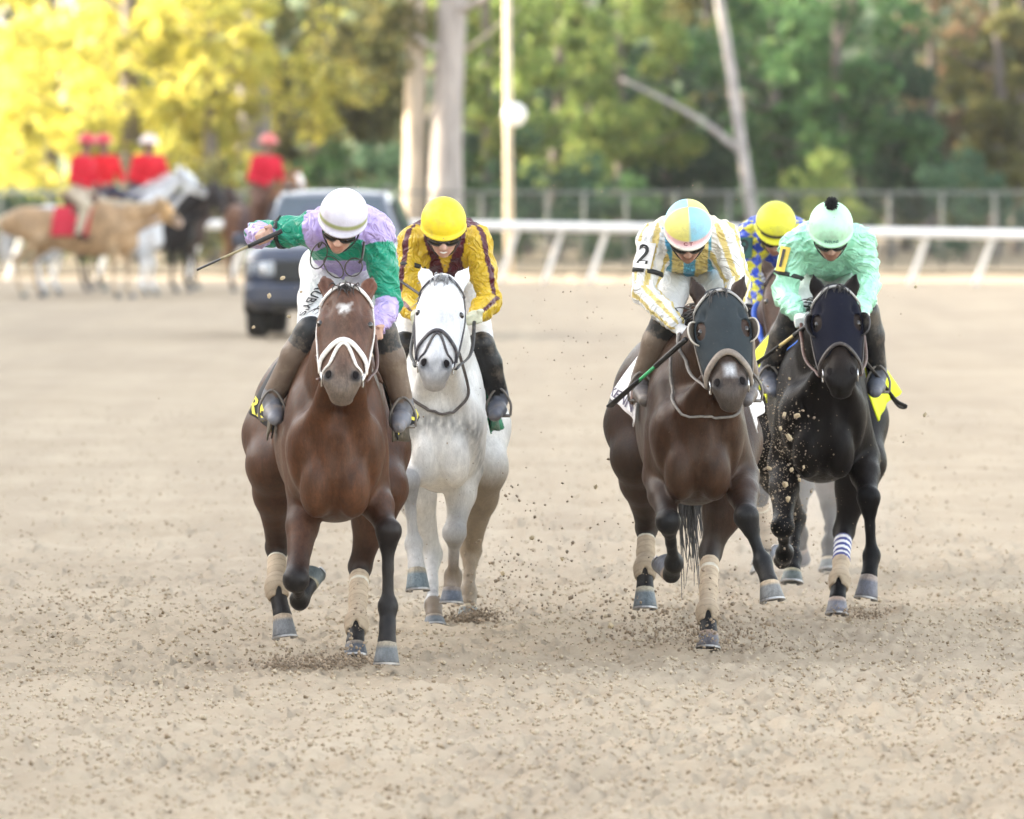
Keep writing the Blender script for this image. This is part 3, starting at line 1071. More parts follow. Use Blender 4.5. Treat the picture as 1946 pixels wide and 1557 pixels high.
def make_horse(sp, h=.009):
    if 'loc' in sp:
        d0 = sp['loc'][1]; X0 = sp['loc'][0]
        root = empty(sp.get('name', 'horse'), sp['loc'], sp['label'], 'horse', sp.get('group'), sp['rz'])
        O = V3(*sp['loc'])
        P = lambda q: V3(*q)
    else:
        d0 = sp['d0']
        X0 = (sp['cx'] - 973) / FPX * d0
        root = empty(sp.get('name', 'race_horse'), (X0, d0, 0), sp['label'], 'horse', sp.get('group'))
        O = V3(X0, d0, 0)
        P = lambda q: W(q[0], q[1], d0 + q[2]) - O
    yaw = sp.get('yaw', 0.0)
    cx = lambda y: yaw * y
    dz = sp.get('dz', 0.0); ws = sp.get('ws', 1.0); rx = sp.get('rx', 0.0)
    S = SDF()
    # trunk: breast, barrel, loins, croup
    secs = [(-.16, .06, 1.06, .86), (-.10, .14, 1.16, .75), (.0, .205, 1.22, .69), (.14, .24, 1.33, .66), (.34, .258, 1.42, .65), (.6, .275, 1.46, .655), (.9, .29, 1.40, .68),
            (1.2, .265, 1.35, .76), (1.45, .26, 1.37, .86), (1.7, .255, 1.38, .92), (1.95, .22, 1.33, .95), (2.12, .14, 1.24, 1.0), (2.2, .05, 1.16, 1.08)]
    S.loft([(y, cx(y) + (rx if y > 1.3 else rx * max(0, (y - .6)) / .7), a * (ws if y < 1.2 else .5 + .5 * ws), t + dz, b + dz - sp.get('deep', 0)) for (y, a, t, b) in secs], tag=0, pw=2.25)
    poll = P(sp['poll']); lip = P(sp['lip'])
    U, Sd, Nn = head_frame(poll, lip, sp.get('roll', 0))
    L = np.linalg.norm(lip - poll)
    ks = L / .595; hw = sp.get('hw', 1.0)
    Hd = lambda u, s, n: poll + U * (u * ks) + Sd * (s * hw) + Nn * n
    RH = np.stack([U, Sd, Nn], 1)
    fx = (V3(1, 0, 0), .76)
    nb = V3(cx(.32), .34, 1.13 + dz); ne = Hd(.07, 0, -.12)
    nm = (nb + ne) / 2 + V3(0, .0, .02)
    S.chain([nb, nm, ne], [.235, .160, .112], k=.08, tag=0, flat=fx)
    # withers, shoulder blades, breast muscles
    S.cap(V3(cx(.5), .35, 1.34 + dz), V3(cx(.9), .8, 1.36 + dz), .10, .09, .1, 0)
    for sg in (-1, 1):
        S.ell(V3(cx(.2) + sg * .165 * ws, .20, 1.0 + dz), (.095 * ws, .20, .27), .05, 0)
        S.ell(V3(cx(0) + sg * .090 * ws, -.060, .835 + dz), (.098 * ws, .115, .15), .016, 0)
        S.ell(V3(cx(0) + sg * .150 * ws, .0, .97 + dz), (.095 * ws, .13, .17), .022, 0)
        S.cap(V3(sg * .20 * ws, -.02, 1.28 + dz), V3(sg * .115 * ws, -.155, 1.02 + dz), .010, .012, .05, 0, None, 1)
        S.cap(V3(sg * .175 * ws, -.135, .98 + dz), V3(sg * .205 * ws, -.03, .74 + dz), .010, .010, .04, 0, None, 1)
        S.cap(Hd(.30, sg * .05, -.17), V3(cx(0) + sg * .115, .0, 1.0 + dz), .03, .05, .11, 0)
    S.cap(V3(0, -.185, .66 + dz), V3(0, -.17, .98 + dz), .010, .008, .03, 0, None, 1)      # groove between the breast muscles
    legs = {}
    for key, pts in sp['legs'].items():
        Q = [P(q) for q in pts]
        legs[key] = Q
        sg = -1 if key[1] == 'l' else 1
        fore = key[0] == 'f'
        A, B, C, D, E = Q
        lx = sp.get('lr', 1.0)
        if fore:
            up = V3(cx(.12) + sg * .145 * ws, .14, 1.0 + dz)
            S.cap(up, A, .105, .084, .035, 0)
            m = A + (B - A) * .42
            S.chain([A, m, A + (B - A) * .86], [.082 * lx, .072 * lx, .046 * lx], .022, 4)
            kd = nrm(C - B)
            bend = nrm(B - A) - kd
            S.chain([A + (B - A) * .84, B + bend * .012, B + kd * .055], [.046, .057, .042], .018, 1)
            S.chain([B + kd * .05, B + (C - B) * .5, C - kd * .05], [.035, .0275, .029], .014, 1, (V3(1, 0, 0), .95))
            S.cap(B + kd * .06 + V3(0, .022, 0), C + V3(0, .026, .03), .016, .017, .012, 1)
            S.ell(C, (.042, .045, .046), .02, 1)
            S.cap(C, C + (D - C) * .55, .037, .034, .03, 1)
            S.cap(C + (D - C) * .5, D, .034, .044, .02, 1)
            S.ell(C + nrm(C - (B + D) / 2) * .008 + V3(0, .022, -.01), (.026, .03, .03), .03, 1)
        else:
            hip = V3(cx(1.65) + rx + sg * .162, 1.68, 1.13 + dz)
            S.ell(hip, (.118, .30, .25), .10, 0)
            mid = (hip + A) / 2 + V3(sg * .02, .05, 0)
            S.chain([hip, mid, A], [.165, .15, .115], .08, 0)
            S.chain([A, A + (B - A) * .35, A + (B - A) * .85], [.125, .092, .052], .05, 4)
            kd = nrm(C - B)
            S.chain([A + (B - A) * .82, B, B + kd * .07], [.050, .058, .043], .022, 1, (V3(1, 0, 0), .92))
            S.cap(B + V3(0, .035, .02), B + V3(0, .075, .085), .03, .022, .04, 1)
            S.chain([B + kd * .06, B + (C - B) * .6, C - kd * .05], [.037, .031, .032], .016, 1, (V3(1, 0, 0), .94))
            S.ell(C, (.042, .046, .05), .03, 1)
            S.cap(C, C + (D - C) * .55, .038, .035, .03, 1)
            S.cap(C + (D - C) * .5, D, .035, .045, .02, 1)
    # head
    HS = SDF()
    def he(c, r, k, tag=2, op=0): HS.ell(c, r, k, tag, RH, op)
    he(Hd(.075, 0, -.035), (.115, .093 * hw, .085), .03)
    he(Hd(.175, 0, -.035), (.14, .101 * hw, .080), .04)
    HS.cap(Hd(.2, 0, -.04), Hd(.45, 0, -.035), .090 * hw, .060 * hw, .04, 2)
    HS.cap(Hd(.10, 0, .002), Hd(.46, 0, .004), .052, .036, .05, 2)
    for sg in (-1, 1):
        he(Hd(.19, sg * .078, -.012), (.05, .030, .034), .03)
        he(Hd(.28, sg * .071, -.080), (.19, .037, .085), .05)
        he(Hd(.183, sg * .094, -.004), (.032, .016, .018), .02)
        he(Hd(.232, sg * .094, -.012), (.026, .013, .014), .02)
        HS.cap(Hd(.245, sg * .086, -.03), Hd(.40, sg * .058, -.028), .016, .010, .03, 2)       # cheek bone crest
        he(Hd(.135, sg * .078, .030), (.026, .014, .014), .03, 2, 1)                              # hollow above the eye
    HS.cap(Hd(.28, 0, -.135), Hd(.5, 0, -.08), .045, .036, .05, 2)
    he(Hd(.50, 0, -.03), (.080, .064 * hw, .056), .04, 3)
    for sg in (-1, 1):
        he(Hd(.505, sg * .052, .002), (.046, .031, .036), .022, 3)
    he(Hd(.550, 0, -.026), (.040, .060, .045), .03, 3)
    he(Hd(.566, 0, -.062), (.036, .053, .040), .02, 3)
    HS.cap(Hd(.556, -.05, -.058), Hd(.556, .05, -.058), .005, .005, .012, 3, None, 1)        # the mouth
    nos = []
    for sg in (-1, 1):
        a_ = Hd(.482, sg * .066, .030); b_ = Hd(.522, sg * .050, .040)
        HS.cap(a_ + Nn * .004, b_ + Nn * .004, .024, .016, .008, 3, None, 1)
        nos += [a_ * .75 + b_ * .25 - Nn * .006, a_ * .35 + b_ * .65 - Nn * .008]
    ears = []
    for i, sg in enumerate((-1, 1)):
        tip = P(sp['ears'][i]); base = Hd(.015, sg * .070, -.06)
        bend = Hd(-.06, sg * .085, -.06) * .35 + (base + tip) / 2 * .65
        fl = (nrm(Nn + V3(0, -.3, 0)), .55)
        HS.cap(base, bend, .033, .037, .022, 5, fl)
        HS.cap(bend, base + (tip - base) * 1.0, .036, .003, .014, 5, fl)
        inner = bend - V3(0, .035, 0)
        HS.cap(inner * .7 + base * .3, inner * .6 + tip * .4 , .012, .010, .012, 5, None, 1)
    S.p += HS.p
    Vv, Q = S.mesh(h, 2)
    d, Wt = S(Vv, tags=.022)
    cols = sp['cols']          # 0 coat 1 points 2 head 3 muzzle 4 forearm blend 5 ear
    num = np.zeros((len(Vv), 3), np.float32); den = np.zeros(len(Vv), np.float32) + 1e-9
    for t, w in Wt.items():
        num += w[:, None] * np.array(cols[t], np.float32); den += w
    col = num / den[:, None]
    for n_ in nos:
        w = np.exp(-(np.linalg.norm(Vv - n_, axis=1) / .026) ** 6)
        col = col * (1 - w[:, None]) + w[:, None] * np.array((.012, .010, .010))
    ctx = dict(root=root, O=O, P=P, S=S, HS=HS, Hd=Hd, U=U, Sd=Sd, Nn=Nn, legs=legs, cx=cx, dz=dz, d0=d0, sp=sp, RH=RH, V=Vv, ks=ks)
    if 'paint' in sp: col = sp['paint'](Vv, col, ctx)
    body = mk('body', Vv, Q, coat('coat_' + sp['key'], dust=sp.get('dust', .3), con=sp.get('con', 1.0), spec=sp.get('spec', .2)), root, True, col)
    # hooves with shoes
    hr_ = np.random.default_rng(int(d0 * 10))
    for key, Qp in legs.items():
        hv, hf, ht = hoof_vf(Qp[3], Qp[4])
        hc = np.where((ht < .26)[:, None], np.array(sp.get('corc', (.36, .30, .235))), np.array(sp.get('hoofc', (.14, .155, .18))))
        hc = hc * hr_.uniform(.55, 1.15) * np.where(ht > .75, .8, 1.0)[:, None] * hr_.uniform(.9, 1.1, 3)
        ho = mk('hoof', hv, hf, coat('hoof_horn', rough=.38, dust=.9, sheen=0), root, True, hc)
        sv, sf = shoe_vf(Qp[3], Qp[4])
        mk('horseshoe', sv, sf, plain('shoe_steel', (.30, .30, .31), .45, .8, dust=.5), ho, False)
    # eyes
    for sg in (-1, 1):
        e = MB(); c = Hd(.208, sg * .0955 , .004)
        e.lathe((0, 0, 0), [(.0005, -.021)] + [(.021 * math.sin(a), -.021 * math.cos(a)) for a in np.linspace(.3, 2.85, 8)] + [(.0005, .021)], 14)
        o = e.build('eye', plain('eye_dark', (.012, .009, .008), .06, spec=.8), root, True, loc=c)
    for sg in (-1, 1):
        a_ = Hd(.478, sg * .066, .034); b_ = Hd(.524, sg * .051, .044)
        p2 = S.project(np.array([a_, b_]), -.002, 8)
        nn = S.grad(p2).mean(0); ax = nrm(p2[1] - p2[0]); sdv = np.cross(nn, ax)
        NV = []; NF = []; k = 14
        for i, (t, hgt) in enumerate(((1.0, -.006), (.85, .002), (.4, .0005))):
            for q in range(k):
                an = 2 * math.pi * q / k
                wd = .0135 * (1.25 - .45 * math.cos(an))
                NV.append(p2.mean(0) + ax * math.cos(an) * .027 * t + sdv * math.sin(an) * wd * t + nn * hgt)
        for i in range(2):
            for q in range(k):
                NF.append((i * k + q, i * k + (q + 1) % k, (i + 1) * k + (q + 1) % k, (i + 1) * k + q))
        NF.append(tuple(range(2 * k, 3 * k)))
        mk('nostril', np.array(NV), NF, plain('nostril_dark', (.008, .006, .006), .7, spec=.1), root, True)
    # tail
    r_ = np.random.default_rng(5 + int(sp.get('cx', 3)))
    tr = V3(cx(2.15) + rx, 2.16, 1.20 + dz)
    te = P(sp['tail']) if 'tail' in sp else V3(cx(2.6) + rx, 2.85, .98)
    n = sp.get('ntail', 70)
    ro = tr + r_.normal(0, .022, (n, 3)); en = te + r_.normal(0, 1, (n, 3)) * np.array([.05, .08, .10 if 'tail' not in sp else .16])
    tv, tf = strands_vf(ro, en, V3(0, .22, .12), 8, .005, 3, .05)
    mk('tail', tv, tf, plain('hair_' + sp['key'], sp['hair'], .5, var=.35, scale=60), root)
    # forelock and mane
    n = 26
    ro = np.array([Hd(r_.uniform(-.005, .03), r_.normal(0, .022), r_.uniform(.03, .055)) for _ in range(n)])
    en = np.array([a + U * r_.uniform(.02, .09) + Sd * r_.normal(0, .02) + Nn * r_.uniform(.0, .02) for a in ro])
    fv, ff = strands_vf(ro, en, Nn * .02 + V3(0, 0, .012), 6, .0035, 4, .006)
    mk('forelock', fv, ff, plain('hair_' + sp['key'], sp['hair']), root)
    n = 120; ro = []; en = []
    for i in range(n):
        t = r_.uniform(0, 1)
        a = Hd(-.01, 0, -.09) * (1 - t) + V3(cx(.5), .46, 1.47 + dz) * t + V3(r_.normal(0, .012), 0, -.01)
        ro.append(a); en.append(a + V3(-.07 + r_.normal(0, .03), .12 + r_.normal(0, .04), r_.uniform(-.10, .05)))
    mv, mf = strands_vf(np.array(ro), np.array(en), V3(-.01, .02, .05), 5, .004, 6, .01)
    mk('mane', mv, mf, plain('hair_' + sp['key'], sp['hair']), root)
    # leg bandages
    for key, spec in sp.get('bands', {}).items():
        A, B, C, D, E = legs[key]
        bs = SDF(); bs.off = .0075
        kd = nrm(C - B)
        bs.chain([B + kd * .04, B + (C - B) * .6, C - kd * .04], [.041, .036, .037], .02, 0, (V3(1, 0, 0), .95))
        bs.ell(C, (.044, .048, .055), .03, 0)
        bs.cap(C, C + (D - C) * .6, .040, .037, .03, 0)
        bs.half(B + kd * .075, -kd, .004)
        bs.half(C + nrm(D - C) * .045, nrm(D - C), .004)
        fr = nrm(V3(0, kd[2], -kd[1]))
        bs.ell(C + nrm(D - C) * .062 + fr * .035, (.021, .035, .052), .008, 0, None, 1)
        bv, bq = bs.mesh(.006, 1)
        L_ = np.linalg.norm(C - B)
        t = (bv - B) @ kd / L_
        bc = np.tile(np.array(spec.get('c', (.50, .40, .29))), (len(bv), 1))
        an = np.arctan2(bv[:, 0] - (B + (C - B) * .5)[0], -(bv[:, 1] - (B + (C - B) * .5)[1]))
        sp_ = ((t * L_ / .036 + an / 6.283) % 1.0)
        bc = bc * np.where(sp_ < .18, .80, 1.0)[:, None] * (1 - .22 * np.clip((t - .55) / .5, 0, 1))[:, None]
        bc = np.where((np.abs(t - .30) < .022)[:, None], np.array((.66, .62, .52)), bc)
        if 'stripes' in spec:
            ph = (t - .25) * L_ / .022
            m = (t < .62)
            w = np.array((.72, .73, .75)); b_ = np.array((.05, .06, .22))
            bc = np.where(m[:, None], np.where((np.floor(ph) % 2 == 0)[:, None], b_, w), bc)
        o = mk('leg_bandage', bv, bq, cloth('bandage_cloth', rough=.8, dust=.7, glossy=.2), root, True, bc)
    return ctx
def wob(V, seed, f=60):
    D, ph = waves(6, f, f * 2.5, seed)
    return np.sin(V @ D.T + ph).mean(1)


def blend(col, w, c):
    w = np.clip(w, 0, 1)[:, None]
    return col * (1 - w) + w * np.array(c)


def paint_star(V, col, x):
    """white star on the forehead, paler dusty nose ridge"""
    q = V - x['Hd'](.155, -.004, .045)
    u = q @ x['U']; s = q @ x['Sd']
    wd = np.where(u < 0, .036 + .2 * u, .034 - .55 * u)
    r = np.maximum(np.abs(u + .25 * np.abs(s) - .008) / .030, np.abs(s + .15 * u) / np.maximum(wd, .006)) + .55 * wob(V, 1, 110)
    front = (q @ x['Nn']) > -.06
    col = blend(col, front * np.clip(1.25 - 1.05 * r, 0, .9), (.70, .68, .66))
    ridge = np.exp(-(s / .022) ** 2) * (u > .03) * (u < .25) * front
    return blend(col, .35 * ridge, (.22, .15, .11))


def paint_grey(V, col, x):
    """dirt with shade painted in on belly and hind legs, dark flea marks on neck and muzzle"""
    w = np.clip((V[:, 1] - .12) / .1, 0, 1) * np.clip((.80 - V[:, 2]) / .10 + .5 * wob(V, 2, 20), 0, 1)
    col = blend(col, w * .85 * (V[:, 1] < 1.2), (.13, .085, .045))  # belly brown: dirt, with the shade under the barrel painted in
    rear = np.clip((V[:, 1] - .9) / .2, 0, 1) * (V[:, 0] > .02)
    col = blend(col, rear * np.clip((.82 - V[:, 2]) / .2 + .4 * wob(V, 3, 20), 0, .85), (.20, .145, .085))  # right hind brown: dirt plus painted shade of the inner leg
    for L_ in ('fl', 'fr'):
        k = x['legs'][L_][1]
        col = blend(col, .7 * np.exp(-(np.linalg.norm((V - k) * np.array([1, 1, .75]), axis=1) / .085) ** 2), (.17, .175, .19))
    q = V - x['Hd'](.50, 0, .02); u = q @ x['U']; s = q @ x['Sd']
    col = blend(col, .65 * np.exp(-((u - .02) / .05) ** 2) * np.clip(.8 + wob(V, 5, 120) * 1.2, 0, 1), (.12, .13, .14))
    return col


def paint_snip(V, col, x):
    """pale nose patch below the noseband"""
    q = V - x['Hd'](.445, .004, .03); u = q @ x['U']; s = q @ x['Sd']
    w = np.clip(1.5 - 1.5 * np.maximum(np.abs(u) / .042, np.abs(s) / .036) + .2 * wob(V, 3, 120), 0, 1) * ((q @ x['Nn']) > -.05)
    return blend(col, w, (.44, .45, .47))


HA = dict(key='chestnut', label='chestnut race horse with a small white star galloping at the left, white bridle', d0=40.0, cx=637, yaw=-.035, rx=-.02, poll=(660, 548, -.30), lip=(648, 752, -.62),
          ears=[(611, 519, -.16), (709, 521, -.16)], dz=.0, hw=1.08, ws=.87, paint=paint_star,
          legs=dict(fl=[(582, 930, .22), (563, 1100, -.06), (569, 1140, .20), (585, 1112, .27), (594, 1085, .33)],
                    fr=[(704, 925, .22), (737, 1012, -.02), (737, 1152, -.04), (735, 1222, -.10), (734, 1262, -.11)],
                    hl=[(520, 885, 1.42), (526, 1040, 1.75), (525, 1118, 1.58), (536, 1170, 1.52), (541, 1212, 1.50)],
                    hr=[(722, 930, 1.30), (684, 1078, 1.40), (677, 1186, 1.06), (675, 1222, .98), (675, 1249, .96)]),
          cols={0: (.074, .029, .013), 1: (.0095, .0085, .009), 2: (.100, .048, .031), 3: (.17, .135, .11), 4: (.064, .028, .016), 5: (.11, .042, .024)}, hair=(.03, .024, .022), dust=.35, bands=dict(hl={}, hr={}))
HB = dict(key='grey', label='pale grey race horse with black bridle galloping second from the left', d0=43.0, cx=838, yaw=.0, rx=-.06, poll=(842, 530, -.30), lip=(824, 728, -.60),
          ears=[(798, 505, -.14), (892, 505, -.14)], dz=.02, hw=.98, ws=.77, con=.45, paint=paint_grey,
          legs=dict(fl=[(786, 885, .16), (776, 918, -.22), (786, 1034, -.20), (792, 1082, -.27), (794, 1122, -.29)],
                    fr=[(884, 890, .22), (864, 1012, .08), (861, 1095, .27), (859, 1118, .24), (858, 1146, .23)],
                    hl=[(775, 880, 1.40), (820, 1055, 1.52), (823, 1150, 1.22), (825, 1172, 1.16), (826, 1192, 1.14)],
                    hr=[(916, 890, 1.45), (895, 1045, 1.85), (890, 1128, 1.72), (890, 1152, 1.66), (890, 1178, 1.64)]),
          cols={0: (.80, .785, .75), 1: (.45, .44, .43), 2: (.76, .77, .80), 3: (.50, .49, .49), 4: (.62, .60, .57), 5: (.80, .80, .82)}, hair=(.30, .30, .31), dust=.5,
          hoofc=(.16, .19, .22))
HC = dict(key='bay', label='brown bay race horse in a dusty grey blinker hood, third from the left', d0=41.2, cx=1325, yaw=-.03, rx=.015, poll=(1366, 560, -.30), lip=(1391, 765, -.62),
          ears=[(1312, 523, -.24), (1417, 521, -.24)], dz=.03, hw=1.04, ws=.85, paint=paint_snip,
          legs=dict(fl=[(1256, 905, .20), (1270, 992, -.10), (1281, 1070, .14), (1276, 1092, .24), (1262, 1064, .32)],
                    fr=[(1408, 905, .18), (1420, 985, -.22), (1450, 1070, -.26), (1462, 1107, -.33), (1468, 1142, -.35)],
                    hl=[(1212, 870, 1.45), (1229, 1003, 1.85), (1226, 1082, 1.68), (1226, 1118, 1.62), (1226, 1157, 1.60)],
                    hr=[(1388, 930, 1.25), (1350, 1052, 1.18), (1345, 1166, .80), (1347, 1202, .74), (1346, 1233, .72)]),
          cols={0: (.040, .018, .0095), 1: (.0075, .0078, .009), 2: (.038, .020, .013), 3: (.07, .057, .05), 4: (.034, .017, .011), 5: (.03, .018, .013)}, hair=(.035, .032, .032), dust=.45, bands=dict(hl={}, hr={}),
          tail=(1320, 1000, 2.35), ntail=130, hdust=.29)
HD = dict(key='dark', label='near black race horse in a navy blinker hood galloping at the right', d0=44.0, cx=1564, yaw=.0, rx=.0, poll=(1587, 552, -.30), lip=(1600, 742, -.60),
          ears=[(1543, 517, -.26), (1627, 515, -.26)], dz=.03, hw=1.0, ws=.84,
          legs=dict(fl=[(1492, 880, .20), (1488, 1000, -.08), (1491, 1052, .16), (1487, 1066, .26), (1486, 1045, .34)],
                    fr=[(1640, 870, .20), (1651, 948, -.10), (1657, 1056, -.10), (1652, 1096, -.16), (1646, 1138, -.18)],
                    hl=[(1462, 860, 1.45), (1512, 985, 1.85), (1508, 1062, 1.68), (1506, 1084, 1.60), (1505, 1108, 1.58)],
                    hr=[(1636, 880, 1.30), (1604, 1012, 1.30), (1596, 1104, .95), (1592, 1138, .87), (1591, 1168, .85)]),
          cols={0: (.0042, .0030, .0030), 1: (.0042, .004, .0048), 2: (.022, .015, .012), 3: (.012, .011, .011), 4: (.0085, .0065, .006), 5: (.008, .0065, .0065)}, hair=(.014, .012, .012), dust=.08, spec=.09, hdust=.12,
          bands=dict(hr=dict(stripes=1)))
HE = dict(key='brown', label='dark brown race horse half hidden behind the other two at the right', d0=48.2, cx=1476, yaw=.0, rx=.0, poll=(1490, 512, -.30), lip=(1500, 690, -.62),
          ears=[(1449, 490, -.22), (1520, 490, -.22)], dz=.03, hw=1.0, ws=.9,
          legs=dict(fl=[(1425, 830, .18), (1443, 938, -.15), (1458, 1020, .08), (1452, 1048, .12), (1448, 1075, .12)],
                    fr=[(1530, 830, .20), (1528, 925, -.02), (1522, 1015, .22), (1520, 1040, .30), (1520, 1060, .34)],
                    hl=[(1420, 830, 1.40), (1440, 965, 1.75), (1446, 1045, 1.55), (1446, 1072, 1.48), (1446, 1090, 1.46)],
                    hr=[(1545, 835, 1.35), (1578, 960, 1.70), (1576, 1035, 1.5), (1576, 1062, 1.42), (1576, 1084, 1.40)]),
          cols={0: (.042, .022, .016), 1: (.02, .018, .018), 2: (.065, .034, .024), 3: (.06, .05, .045), 4: (.055, .032, .024), 5: (.05, .03, .022)}, hair=(.022, .02, .02), dust=.45,
          bands=dict(fl={}))
# ------------------------------------------------------------------ riders
def fist(S, wrist, c, g, tagv, out, k=.006):
    """closed hand: c = middle of the grip, g = the grip's axis, out = direction the knuckles face"""
    g = nrm(g); out = nrm(out - g * np.dot(out, g)); v = nrm(np.cross(g, out))
    pc = c - out * .030
    S.cap(wrist, pc, .026, .028, .02, tagv)
    S.ell(pc + out * .004, (.022, .042, .034), .012, tagv, np.stack([out, g, v], 1))
    Ls = (.026, .030, .028, .022)
    for i in range(4):
        b = pc + g * ((i - 1.5) * .0195) + v * .020 + out * .008
        a1 = b + out * (.020 + Ls[i] * .45) + v * .004
        a2 = a1 - v * (.030 + Ls[i] * .15)
        a3 = a2 - out * .024 + v * .004
        S.cap(b, a1, .0105, .0100, k, tagv); S.cap(a1, a2, .0098, .0092, k, tagv); S.cap(a2, a3, .0090, .0082, k, tagv)
    tb = pc + g * .034 - v * .012
    t1 = tb + out * .030 + g * .010 - v * .012
    t2 = t1 + out * .022 - g * .020 - v * .004
    S.cap(tb, t1, .0125, .0110, .01, tagv); S.cap(t1, t2, .0108, .0090, k, tagv)


def make_jockey(j, hc, h=.007):
    """j: pose in photo pixels with depth offsets; hc: the horse under the rider"""
    d0 = hc['d0']
    P0 = lambda q: W(q[0], q[1], d0 + q[2])
    base = P0(j['hipm'])
    root = empty('jockey', base, j['label'], 'person', j.get('group'))
    O = base
    P = lambda q: P0(q) - O
    sl, sr = P(j['sl']), P(j['sr']); el, er = P(j['el']), P(j['er']); hl, hr = P(j['hl']), P(j['hr'])
    kl, kr = P(j['kl']), P(j['kr']); al, ar = P(j['al']), P(j['ar'])
    hm = P(j['hipm'])
    hipl, hipr = hm + V3(-.085, 0, 0), hm + V3(.085, 0, 0)
    H0 = P(j['head'])
    pt = math.radians(j.get('pitch', 38)); yw = math.radians(j.get('yawh', 0)); rl = j.get('roll', 0.0)
    f = nrm(V3(math.sin(yw) * math.cos(pt), -math.cos(yw) * math.cos(pt), -math.sin(pt)))
    s = V3(1, 0, rl); s = nrm(s - f * np.dot(s, f)); up = np.cross(s, f) * 1.0
    if up[2] < 0: up = -up
    HF = lambda a, b, c: H0 + s * a + f * b + up * c
    RF = np.stack([s, f, up], 1)
    B = SDF()
    SK = 9
    def he(c, r, k=.02, tg=SK, op=0): B.ell(c, r, k, tg, RF, op)
    he(HF(0, -.005, .0), (.076, .093, .088))
    he(HF(0, .045, -.05), (.060, .058, .070), .03)
    he(HF(0, .058, -.098), (.046, .045, .038), .03)
    he(HF(0, .086, -.122), (.022, .020, .018), .02)
    B.cap(HF(0, .095, -.032), HF(0, .122, -.068), .010, .0145, .012, SK)
    for q in (-1, 1):
        he(HF(q * .042, .072, -.058), (.024, .022, .020), .02)
        he(HF(q * .0135, .113, -.070), (.010, .010, .008), .008)
        he(HF(q * .079, .0, -.045), (.012, .025, .032), .01)
        he(HF(q * .03, .088, -.028), (.024, .012, .010), .015)
    B.cap(HF(-.022, .099, -.094), HF(.022, .099, -.094), .0075, .0075, .008, 8)
    B.cap(HF(-.020, .097, -.106), HF(.020, .097, -.106), .0085, .0085, .008, 8)
    B.cap(HF(-.024, .112, -.100), HF(.024, .112, -.100), .004, .004, .004, 8, None, 1)
    sm = (sl + sr) / 2
    nb = sm + V3(0, .05, .025)
    B.chain([HF(0, -.02, -.07), nb], [.056, .066], .03, SK)
    # trunk
    ch = sm + V3(0, .10, -.01)
    T = SDF()
    T.cap(sl + V3(.01, .02, 0), sr + V3(-.01, .02, 0), .070, .070, .05, 0)
    wv = ch * .42 + hm * .58 + V3(0, 0, .035)
    T.cap(ch + V3(-.055, 0, .0), wv + V3(-.045, 0, 0), .125, .100, .06, 0)
    T.cap(ch + V3(.055, 0, .0), wv + V3(.045, 0, 0), .125, .100, .06, 0)
    T.cap(wv, hm, .115, .12, .06, 0)
    T.cap(HF(0, -.03, -.10), nb, .060, .085, .05, 0)
    A_ = SDF()
    for (a, b, c, t1, t2) in ((sl, el, hl, 1, 2), (sr, er, hr, 3, 4)):
        A_.cap(a, a + (b - a) * .5, .066, .056, .04, t1)
        A_.cap(a + (b - a) * .5, b, .056, .046, .03, t1)
        A_.cap(b, b + (c - b) * .45, .046, .043, .02, t2)
        A_.cap(b + (c - b) * .45, b + (c - b) * .82, .043, .031, .02, t2)
    L_ = SDF()
    for (a, b) in ((hipl, kl), (hipr, kr)):
        L_.cap(a, a + (b - a) * .5, .098, .080, .05, 5)
        L_.cap(a + (b - a) * .5, b, .080, .058, .03, 5)
    L_.cap(hipl, hipr, .105, .105, .04, 5)
    L_.cap(hm, wv, .12, .105, .05, 5)
    bo = []
    for (a, b, sg) in ((kl, al, -1), (kr, ar, 1)):
        Z = SDF()
        Z.cap(a, a + (b - a) * .38, .059, .056, .03, 6)
        Z.cap(a + (b - a) * .38, b, .056, .040, .03, 6)
        td = nrm(V3(-.25 * sg * .5, -1, -.28))
        Z.chain([b + V3(0, .035, -.035), b + td * .075 + V3(0, 0, -.045), b + td * .16 + V3(0, 0, -.05)], [.029, .031, .024], .03, 7, (V3(0, 0, 1), .85))
        bo.append(Z)
    def thin(ps, dr=.010):          # under the clothes the limbs are slimmer than the cloth
        return [(q[0], q[1], q[2], q[3] - dr, q[4] - dr) + q[5:] if q[0] == 'c' else q for q in ps]
    B.p += thin(T.p) + thin(A_.p, .006) + thin(L_.p, .012) + thin(bo[0].p, .014) + thin(bo[1].p, .014)
    gl = nrm(j.get('gl', (1, 0, .2))); gr = nrm(j.get('gr', (1, 0, .2)))
    fist(B, el + (hl - el) * .86, hl + nrm(hl - el) * .02, gl, 10, j.get('ol', V3(0, -1, 0)))
    fist(B, er + (hr - er) * .86, hr + nrm(hr - er) * .02, gr, 10, j.get('or', V3(0, -1, 0)))
    V, Q = B.mesh(h * 1.18, 1)
    d, Wt = B(V, tags=.006)
    skin = np.array(j.get('skin', (.50, .30, .22)))
    cc = {8: skin * np.array((.85, .66, .62)), 9: skin, 10: np.array(j.get('glove', skin))}
    num = np.zeros((len(V), 3)); den = np.zeros(len(V)) + 1e-9
    for t, w in Wt.items():
        num += w[:, None] * np.array(cc.get(t, skin)); den += w
    col = num / den[:, None]
    if j.get('stubble'):
        w = np.exp(-(np.linalg.norm((V - HF(0, .10, -.086)) / np.array([1, 1, .45]), axis=1) / .03) ** 2)
        col = col * (1 - .8 * w[:, None]) + .8 * w[:, None] * np.array((.05, .035, .03))
    mk('body', V, Q, skin_mat(), root, True, col)
    # jersey
    J = SDF(); J.p = list(T.p) + [q for q in A_.p]
    J.off = .011
    J.wr = (*waves(3, 45, 80, j['seed']), .0105)
    JV, JQ = J.mesh(h * .95, 1)
